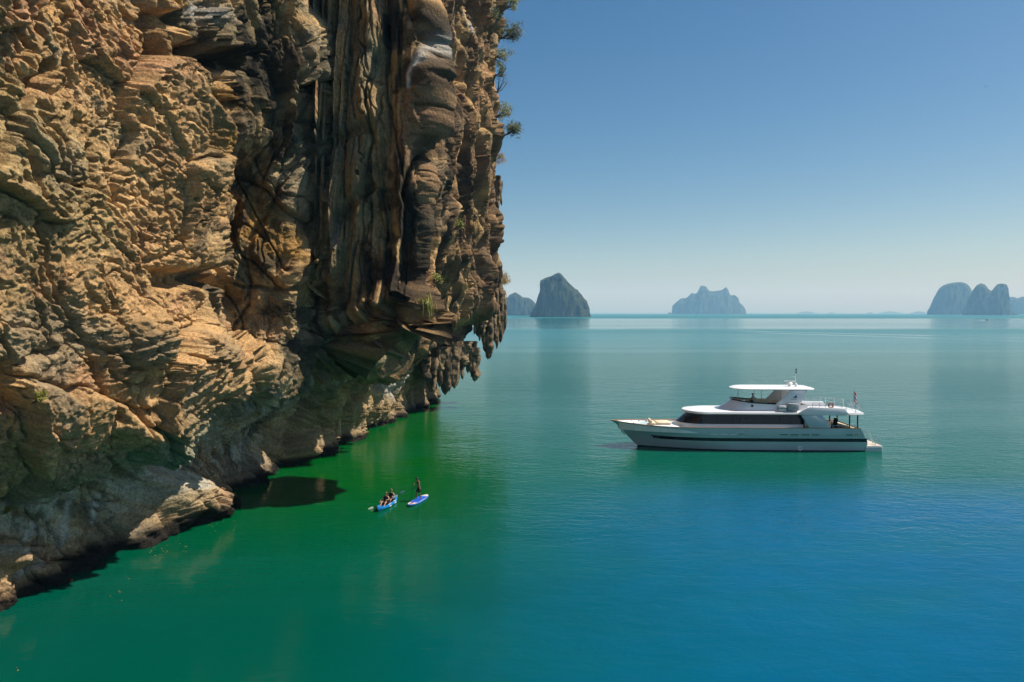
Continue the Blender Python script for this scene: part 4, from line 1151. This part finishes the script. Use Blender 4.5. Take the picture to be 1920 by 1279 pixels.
# ------------------------------------------------------------------ people
M_SKIN = simple('warm_skin', (0.42, 0.24, 0.15), 0.55, 0, 0.3, 0.12, 20)  # lighter, warmer of the two even skin tones
M_SKIN2 = simple('tanned_skin', (0.17, 0.085, 0.05), 0.55, 0, 0.3, 0.12, 20)
M_HAIR = simple('dark_hair', (0.015, 0.011, 0.009), 0.5, 0, 0.4, 0.3, 30)
M_HAIRB = simple('brown_hair', (0.13, 0.07, 0.035), 0.5, 0, 0.4, 0.3, 30)
M_SHORTS = simple('black_shorts', (0.012, 0.012, 0.015), 0.85, 0, 0.2, 0.4, 12)
M_VEST = simple('dark_life_vest', (0.020, 0.014, 0.016), 0.8, 0, 0.2, 0.4, 12)
M_VESTR = simple('red_trim', (0.35, 0.02, 0.03), 0.8, 0, 0.2, 0.2, 12)
M_SHIRT = simple('pale_shirt', (0.55, 0.55, 0.56), 0.9, 0, 0.1, 0.15, 10)
M_EYE = simple('eye_dark', (0.01, 0.008, 0.008), 0.3)
def skin_mesh(name, nodes, edges, root, mat, parent, sub=2):
    """nodes: list of (point, radius)"""
    me = bpy.data.meshes.new(name)
    me.from_pydata([tuple(p) for p, r in nodes], edges, []); me.update()
    o = bpy.data.objects.new(name, me); COL.objects.link(o)
    sk = o.modifiers.new('skin', 'SKIN'); sk.use_smooth_shade = True
    for i, (p, r) in enumerate(nodes):
        v = me.skin_vertices[0].data[i]; v.radius = (r, r) if not isinstance(r, tuple) else r; v.use_root = (i == root)
    ss = o.modifiers.new('sub', 'SUBSURF'); ss.levels = sub; ss.render_levels = sub
    bpy.context.view_layer.update()
    nm = bpy.data.meshes.new_from_object(o.evaluated_get(bpy.context.evaluated_depsgraph_get()))
    bpy.data.objects.remove(o)
    nm.name = name
    return link_mesh(name, nm, mat, parent, smooth=True)
def person(loc, rz, J, label, skin, hair, clothes, group=None):
    """J: joints in metres in the figure's own frame (faces -X): hip, chest, neck, head, and for L,R shoulder, elbow, hand, hipj, knee, ankle, toe"""
    e = empty('person', loc, rz)
    tag(e, label, 'person', group)
    V = {k: Vector(v) for k, v in J.items()}
    N, E = [], []
    def n(p, r): N.append((p, r)); return len(N) - 1
    pel = n(V['hip'], (.135, .115)); waist = n(V['hip'].lerp(V['chest'], .45), (.125, .10)); ch = n(V['chest'], (.155, .115))
    nk0 = n(V['chest'].lerp(V['neck'], .75), .085); nk = n(V['neck'], .055)
    hd = V['head']; up = (hd - V['neck']).normalized()
    h0 = n(V['neck'].lerp(hd, .55), .068); h1 = n(hd, (.088, .10)); h2 = n(hd + up * .075, .075)
    E += [(pel, waist), (waist, ch), (ch, nk0), (nk0, nk), (nk, h0), (h0, h1), (h1, h2)]
    for s in 'LR':
        sh = n(V['sh' + s], .058); el = n(V['el' + s], .040); wr = n(V['el' + s].lerp(V['ha' + s], .88), .026); pm = n(V['ha' + s], (.040, .020))
        E += [(ch, sh), (sh, el), (el, wr), (wr, pm)]
        d = (V['ha' + s] - V['el' + s]).normalized(); side = d.cross(Vector((0, 0, 1)))
        side = side.normalized() if side.length > .1 else Vector((0, 1, 0))
        curl = d.cross(side).normalized()
        if curl.z > 0: curl = -curl
        for k, L in enumerate((.062, .072, .068, .052)):
            b = V['ha' + s] + d * .03 + side * (.030 - .020 * k)
            f1 = n(b, .010); f2 = n(b + d * L * .5 + curl * .012, .009); f3 = n(b + d * L * .75 + curl * .045, .008)
            E += [(pm, f1), (f1, f2), (f2, f3)]
        t1 = n(V['ha' + s] + side * .04 - d * .02, .012); t2 = n(V['ha' + s] + side * .055 + d * .02 + curl * .03, .010)
        E += [(pm, t1), (t1, t2)]
        hj = n(V['hj' + s], .095); md = n(V['hj' + s].lerp(V['kn' + s], .5), .080); kn = n(V['kn' + s], .056); cf = n(V['kn' + s].lerp(V['an' + s], .3), .057); an = n(V['an' + s], .036)
        he = n(V['an' + s] + (V['an' + s] - V['to' + s]).normalized() * .04 - Vector((0, 0, .03)), .034); to = n(V['to' + s], (.040, .022))
        E += [(pel, hj), (hj, md), (md, kn), (kn, cf), (cf, an), (an, to), (an, he)]
    skin_mesh('body', N, E, 0, skin, e)
    f = Vector((-1, 0, 0)); f = (f - up * f.dot(up)).normalized() if 'face' not in V else (V['face'] - up * V['face'].dot(up)).normalized()
    sd_ = up.cross(f)
    # nose, ears, eyes
    m = MB(); c = hd + f * .095; m.add([c + up * .03, c - up * .012 + sd_ * .016, c - up * .012 - sd_ * .016, c - up * .006 + f * .028], [(0, 1, 3), (0, 3, 2), (1, 2, 3), (0, 2, 1)]); m.build('nose', skin, e)
    for s in (-1, 1):
        c = hd + sd_ * s * .092; MB().ball(tuple(c), .018, .014, .03, 8, 6).build('ear', skin, e, smooth=True)
        c = hd + f * .086 + sd_ * s * .034 + up * .022; MB().ball(tuple(c), .012, .012, .009, 8, 6).build('eye', M_EYE, e)
    c = hd + f * .088 - up * .04; MB().ball(tuple(c), .010, .026, .007, 8, 5).build('mouth', M_VESTR, e)
    b = hd + up * .042 - f * .026
    hm_ = MB(); rings = []
    for j in range(9):
        ph = -0.75 + (math.pi / 2 + 0.75) * j / 8
        rings.append([b + up * (.105 * math.sin(ph)) + (f * math.cos(a) * .108 + sd_ * math.sin(a) * .104) * max(math.cos(ph), .03) * (1 - .30 * max(0, -math.sin(ph)) * (1 + math.cos(a))) for a in np.linspace(0, 2 * math.pi, 16, endpoint=False)])
    hm_.loops(rings).build('hair', hair, e, smooth=True)
    for c in clothes:
        if c == 'shorts':
            nn = [(V['hip'] + Vector((0, 0, .06)), (.150, .125)), (V['hip'] - Vector((0, 0, .02)), (.155, .13))]; ee = [(0, 1)]
            for s in 'LR':
                i = len(nn); nn += [(V['hj' + s], .118), (V['hj' + s].lerp(V['kn' + s], .45), .112), (V['hj' + s].lerp(V['kn' + s], .85), .100)]; ee += [(1, i), (i, i + 1), (i + 1, i + 2)]
            skin_mesh('shorts', nn, ee, 1, M_SHORTS, e)
        if c in ('vest', 'shirt'):
            mt = M_VEST if c == 'vest' else M_SHIRT
            k = 1.22 if c == 'vest' else 1.08
            nn = [(V['hip'].lerp(V['chest'], .12), (.145 * k, .125 * k)), (V['hip'].lerp(V['chest'], .55), (.145 * k, .120 * k)), (V['chest'], (.172 * k, .130 * k)), (V['chest'].lerp(V['neck'], .62), (.12 * k, .09 * k))]; ee = [(0, 1), (1, 2), (2, 3)]
            for s in 'LR':
                i = len(nn); nn.append((V['sh' + s], .070 * k)); ee.append((2, i))
                if c == 'shirt': nn.append((V['sh' + s].lerp(V['el' + s], .7), .056)); ee.append((i, i + 1))
            skin_mesh(c, nn, ee, 1, mt, e)
            if c == 'vest':
                q = V['hip'].lerp(V['chest'], .45); MB().loops([[(q.x + .19 * math.cos(a), q.y + .165 * math.sin(a), q.z + dz) for a in np.linspace(0, 2 * math.pi, 18, endpoint=False)] for dz in (-.035, .035)], cap=False).build('vest_belt', M_VESTR, e)
    return e
# ------------------------------------------------------------------ stand-up paddle board
M_BOARD = simple('board_white', (0.62, 0.58, 0.56), 0.35, 0, 0.5, 0.06, 3)
M_PAD = simple('blue_deck_pad', (0.012, 0.10, 0.52), 0.8, 0, 0.2, 0.12, 12)
M_RAIL = simple('blue_board_rail', (0.02, 0.13, 0.45), 0.4, 0, 0.5, 0.1, 4)
M_KAYAK = simple('blue_kayak_plastic', (0.02, 0.24, 0.62), 0.35, 0, 0.5, 0.12, 3)
M_KPATCH = simple('pale_kayak_patch', (0.50, 0.62, 0.68), 0.4, 0, 0.5, 0.1, 6)
M_KSEAT = simple('kayak_seat', (0.02, 0.02, 0.025), 0.8)
M_SHAFT = simple('paddle_shaft', (0.02, 0.02, 0.022), 0.4)
M_BLADE = simple('grey_paddle_blade', (0.30, 0.42, 0.46), 0.35, 0, 0.5, 0.1)
M_BLADEW = simple('pale_paddle_blade', (0.62, 0.60, 0.50), 0.4, 0, 0.5, 0.1)
def outline(L, Wd, n=16, p=2.3, tail=0.25):
    pts = []
    for k in range(n + 1):
        u = -1 + 2 * k / n
        w = Wd / 2 * (1 - abs(u) ** p) ** .6 if u < 0 else Wd / 2 * (1 - (1 - tail) * abs(u) ** 3.2) * (1 if u < .97 else .8)
        pts.append((u * L / 2, max(w, .01)))
    return pts
a, b = on_water(766, 951), on_water(801, 929.5)
board_c = (a + b) / 2; board_rz = math.atan2(b.y - a.y, b.x - a.x); board_L = (b - a).length
SUP = empty('paddleboard', board_c, board_rz)
tag(SUP, 'white and blue paddleboard carrying the standing man', 'paddleboard')
def plank(pts, z, rise):
    L2 = max(abs(p[0]) for p in pts)
    r = [(x, w, z + rise * max(0, (-x / L2 - .3)) ** 2) for x, w in pts]
    return [(x, w, zz) for x, w, zz in r] + [(x, -w, zz) for x, w, zz in r[::-1]]
P0 = outline(board_L, .82)
sc_ = lambda k: [(x * (1 - (1 - k) * .12), w * k) for x, w in P0]
MB().loops([plank(sc_(.72), -.03, .22), plank(sc_(.98), .02, .22), plank(sc_(1.0), .07, .22), plank(sc_(.97), .115, .22)], cap=False).build('board', M_RAIL, SUP, smooth=True)
def strip_deck(pts):
    n = len(pts) // 2
    return MB().loops([[Vector(p).lerp(Vector(q), t) for t in (0, .33, .67, 1)] for p, q in zip(pts[:n], pts[:n - 1:-1])], cap=False, closed=False)
strip_deck(plank(sc_(.72), -.03, .22)).build('board_bottom', M_RAIL, SUP)
strip_deck(plank(sc_(.97), .1155, .22)).build('top_deck', M_BOARD, SUP)
MB().loops([[(x, y, z) for x, y in ((-.45 * board_L * .5, -.34), (.62 * board_L * .5, -.36), (.62 * board_L * .5, .36), (-.45 * board_L * .5, .34))] for z in (.129, .142)]).build('deck_pad', M_PAD, SUP)
MB().box(-.82 * board_L * .5, -.46 * board_L * .5, -.05, .02, .14, .175).build('red_line', M_VESTR, SUP).location.z = .0
MB().box(-.86 * board_L * .5, -.46 * board_L * .5, .04, .10, .14, .175).build('blue_line', M_PAD, SUP)
MB().prism([(board_L * .36, 0), (board_L * .46, 0), (board_L * .47, -.2)], -.01, .01).build('fin', M_SHAFT, SUP)
mx = Matrix.Translation(board_c) @ Matrix.Rotation(board_rz, 4, 'Z')
ZD = 0.150
MRZ = R(38)
mm = Matrix.Translation(mx @ Vector((.12, 0, ZD))) @ Matrix.Rotation(MRZ, 4, 'Z')
hR_ = Vector((-.45, .045, 1.20)); hL_ = hR_ + (mm.inverted() @ on_water(768.5, 940, -.08) - hR_).normalized() * .40
man = person(mx @ Vector((.12, 0, ZD)), MRZ,
             dict(hip=(.02, 0, .92), chest=(-.04, 0, 1.30), neck=(-.10, 0, 1.49), head=(-.16, 0, 1.63), face=(-.9, .1, -.35),
                  shL=(-.04, -.19, 1.42), elL=(-.18, -.29, 1.16), haL=hL_ + Vector((.03, -.02, 0)), shR=(-.05, .19, 1.42), elR=(-.24, .26, 1.22), haR=hR_ + Vector((.03, .01, 0)),
                  hjL=(.03, -.10, .86), knL=(-.03, -.17, .48), anL=(.06, -.20, .085), toL=(-.12, -.22, .03), hjR=(.03, .10, .86), knR=(-.10, .17, .48), anR=(-.06, .20, .085), toR=(-.24, .22, .03)),
             'shirtless man in black shorts standing on the paddleboard with a paddle', M_SKIN2, M_HAIR, ['shorts'])
hi_, lo_w = mm @ hR_, on_water(768.5, 940, -.08)
pd = empty('paddle', hi_)
tag(pd, 'long black single-blade paddle held by the standing man', 'paddle')
lo_ = lo_w - hi_; sh_ = lo_.normalized()
MB().tube([-sh_ * .14, lo_ * .78], .017, 8).build('shaft', M_SHAFT, pd)
MB().tube([-sh_ * .14 + Vector((0, .06, 0)), -sh_ * .14 - Vector((0, .06, 0))], .018, 8).build('grip', M_SHAFT, pd)
MB().loops([[tuple(lo_ * t + Vector((0, w * s, 0)) + Vector((d, 0, 0))) for s, d in ((-1, 0), (0, .02), (1, 0), (0, -.02))] for t, w in ((.74, .02), (.83, .09), (.95, .10), (1.02, .05))]).build('blade', M_SHAFT, pd, smooth=True)
# ------------------------------------------------------------------ kayak with two paddlers
a, b = on_water(708, 960.5), on_water(744, 936.5)
kc = (a + b) / 2; krz = math.atan2(b.y - a.y, b.x - a.x); kL = (b - a).length
KY = empty('kayak', kc, krz)
tag(KY, 'bright blue sit-on-top kayak with pale patches carrying two paddlers', 'kayak')
def kring(z, k, kl, rise):
    pts = [(x * kl, w * k) for x, w in [(u * kL / 2, .40 * (1 - abs(u) ** 2.4) ** .75 + .012) for u in np.linspace(-1, 1, 17)]]
    r = [(x, w, z + rise * (abs(x) / (kL / 2)) ** 3) for x, w in pts]
    return r + [(x, -w, zz) for x, w, zz in r[::-1]]
MB().loops([kring(-.08, .55, .9, .12), kring(.04, .92, .98, .16), kring(.16, 1.0, 1.0, .18), kring(.25, .96, 1.0, .18), kring(.25, .74, .80, .12), kring(.15, .62, .72, .02)]).build('hull', M_KAYAK, KY, smooth=True)
for x0 in (-.30, .62):
    for s in (-1, 1):
        MB().loops([[(x0 + kL * .0 + dx, s * (.405 - .02 * abs(dx)), z) for dx in (-.2, -.08, .08, .2)] for z in (.06, .17)] , cap=False, closed=False).build('side_patch', M_KPATCH, KY)
        MB().ball((x0, s * .34, .25), .24, .07, .02, 12, 6).build('deck_patch', M_KPATCH, KY, smooth=True)
for x0 in (-.25, .75):
    MB().box(x0 - .22, x0 + .22, -.24, .24, .15, .21).prism([(x0 + .18, .2), (x0 + .26, .2), (x0 + .34, .55), (x0 + .27, .55)], -.22, .22).build('seat', M_KSEAT, KY, bevel=.02)
km = Matrix.Translation(kc) @ Matrix.Rotation(krz, 4, 'Z')
def paddler(x0, label, hair, hl, hr):
    return person(km @ Vector((x0, 0, .21)), krz,
                  dict(hip=(0, 0, .11), chest=(.03, 0, .46), neck=(.0, 0, .65), head=(-.03, 0, .79), face=(-1, .05, -.15),
                       shL=(.02, -.18, .57), elL=(-.12, -.30, .38), haL=hl, shR=(.02, .18, .57), elR=(-.14, .31, .34), haR=hr,
                       hjL=(-.04, -.10, .09), knL=(-.42, -.17, .27), anL=(-.74, -.15, .03), toL=(-.86, -.17, .10), hjR=(-.04, .10, .09), knR=(-.42, .17, .27), anR=(-.74, .15, .03), toR=(-.86, .17, .10)),
                  label, M_SKIN, hair, ['shorts', 'vest'], 'paddlers in the blue kayak')
paddler(-.25, 'front kayaker in a dark vest dipping a paddle blade to the left', M_HAIRB, (-.34, -.20, .42), (-.36, .34, .24))
paddler(.75, 'rear kayaker in a dark vest sitting behind with a raised paddle', M_HAIRB, (-.34, -.26, .44), (-.36, .22, .36))
def kayak_paddle(p0, p1, label, end0, end1):
    """p0, p1: blade tips in the kayak's frame"""
    p0, p1 = Vector(p0), Vector(p1); c = (p0 + p1) / 2
    e = empty('kayak_paddle', km @ c, krz); tag(e, label, 'paddle', 'double paddles of the kayakers')
    d = (p1 - p0); L = d.length; d.normalize(); s = d.cross(Vector((1, 0, 0))).normalized(); q = d.cross(s)
    MB().tube([d * (-L / 2 + .40), d * (L / 2 - .40)], .016, 8).build('shaft', M_SHAFT, e)
    for sg, mt in ((-1, end0), (1, end1)):
        MB().loops([[tuple(d * sg * (L / 2 - .47 + t) + s * w * k + q * j) for k, j in ((-1, 0), (0, .014), (1, 0), (0, -.014))] for t, w in ((0, .02), (.12, .085), (.34, .095), (.47, .045))]).build('blade', mt, e, smooth=True)
    return e
kayak_paddle((-1.25, 1.05, -.05), (-.02, -.86, .86), 'double paddle of the front kayaker, lower blade in the water', M_BLADEW, M_BLADE)
kayak_paddle((.22, .72, .24), (.70, -1.15, 1.02), 'double paddle of the rear kayaker, upper blade raised high', M_BLADE, M_BLADE)
# ------------------------------------------------------------------ helmsman on the flybridge
sit = YM @ Vector((15.75, -.55, 4.6))
person(sit, YACHT.rotation_euler.z,
       dict(hip=(0, 0, .62), chest=(-.02, 0, 1.0), neck=(-.05, 0, 1.19), head=(-.08, 0, 1.33), shL=(-.02, -.18, 1.12), elL=(-.16, -.24, .86), haL=(-.40, -.16, .86), shR=(-.02, .18, 1.12), elR=(-.16, .24, .86), haR=(-.40, .16, .86),
            hjL=(0, -.10, .58), knL=(-.38, -.13, .56), anL=(-.42, -.13, .12), toL=(-.56, -.14, .04), hjR=(0, .10, .58), knR=(-.38, .13, .56), anR=(-.42, .13, .12), toR=(-.56, .14, .04)),
       'person in a pale shirt sitting at the helm under the hardtop', M_SKIN2, M_HAIR, ['shorts', 'shirt'])
hs = empty('helm_seat', sit, YACHT.rotation_euler.z); tag(hs, 'cream helm seat under the person on the flybridge', 'seat')
MB().box(-.24, .24, -.27, .27, .40, .50).build('cushion', M_CREAM, hs, bevel=.04, smooth=True)
MB().box(.2, .28, -.25, .25, .5, .98).build('backrest', M_CREAM, hs, bevel=.03, smooth=True)
MB().tube([(0, 0, 0), (0, 0, .42)], .06, 10).build('pedestal', M_STEEL, hs)
# ------------------------------------------------------------------ far speedboat with its foam, a bird, drifting leaves
sp = on_water(1850, 600.6)
SB = empty('speedboat', sp, 0.0); tag(SB, 'tiny dark speedboat racing past the twin-peaked island', 'speedboat')
MB().loops([[(x, w * k, z) for x, w in ((-3.2, .95), (0, 1.05), (2.2, .7), (3.6, .03))] + [(x, -w * k, z) for x, w in ((3.6, .03), (2.2, .7), (0, 1.05), (-3.2, .95))] for k, z in ((.6, -.1), (.95, .5), (1.0, 1.0))]).build('hull', M_BOOT, SB, smooth=True)
MB().prism([(-.6, 1.0), (1.2, 1.0), (.4, 1.6), (-.4, 1.65)], -.7, .7).build('windscreen', M_GLASS, SB)
MB().box(-3.5, -3.1, -.25, .25, .3, 1.5).build('outboard_motor', M_DARK, SB, bevel=.08)
M_FOAM = simple('white_foam', (0.75, 0.78, 0.78), 0.9, 0, 0.1, 0.1, 1)
V, F = [], []
for k in range(16):
    x = -3.6 - 1.5 * k; w = .5 + .05 * k; h = .55 * math.exp(-k / 5.0) + .02
    V += [(x, -w, .01), (x, 0, h), (x, w, .01)]
    if k: i = 3 * k; F += [(i - 3, i, i + 1, i - 2), (i - 2, i + 1, i + 2, i - 1)]
wk = link_mesh('foam', raw_mesh('foam', V, F), M_FOAM); wk.location = sp; tag(wk, 'white foam thrown up behind the speedboat', 'foam', kind='stuff')
bp = at(1848, 163, 260)
BD = empty('bird', bp, R(25)); tag(BD, 'small dark bird flying high at the upper right', 'bird')
MB().loops([[(x, r * math.cos(a), r * .8 * math.sin(a)) for a in np.linspace(0, 2 * math.pi, 8, endpoint=False)] for x, r in ((-.34, .01), (-.26, .05), (-.1, .10), (.12, .08), (.35, .03), (.5, .02))]).build('body', M_DARK, BD, smooth=True)
for s in (-1, 1):
    MB().loops([[(x, s * y, z + dz) for x, dz in ((-.12 + k, 0), (0 + k, .02), (.14 + k * .6, 0))] for y, z, k in ((.06, .04, 0), (.35, .20, -.03), (.68, .12, .10))], cap=False, closed=False).build('wing', M_DARK, BD)
M_FLEAF = simple('fallen_leaf_yellow', (0.30, 0.20, 0.03), 0.6, 0, 0.2, 0.4, 3)
rr = random.Random(3); V, F = [], []
for cx, cy, n_, sx, sy in ((290, 1030, 16, 12, 9), (410, 1000, 7, 14, 12), (350, 1026, 5, 16, 8), (225, 1112, 4, 10, 8), (235, 1090, 3, 8, 6), (36, 1250, 2, 5, 4), (400, 985, 3, 10, 10)):
    for k in range(n_):
        q = on_water(rr.gauss(cx, sx), rr.gauss(cy, sy), .012); a = rr.uniform(0, 6.28); l, w = rr.uniform(.045, .085), rr.uniform(.02, .035)
        u, v = Vector((math.cos(a), math.sin(a), 0)), Vector((-math.sin(a), math.cos(a), 0)); i = len(V)
        V += [tuple(q - u * l), tuple(q - v * w), tuple(q + u * l + Vector((0, 0, .015))), tuple(q + v * w)]; F.append((i, i + 1, i + 2, i + 3))
lv = link_mesh('floating_leaves', raw_mesh('floating_leaves', V, F), M_FLEAF); tag(lv, 'yellow leaves drifting on the green water below the cliff', 'leaves', kind='stuff')
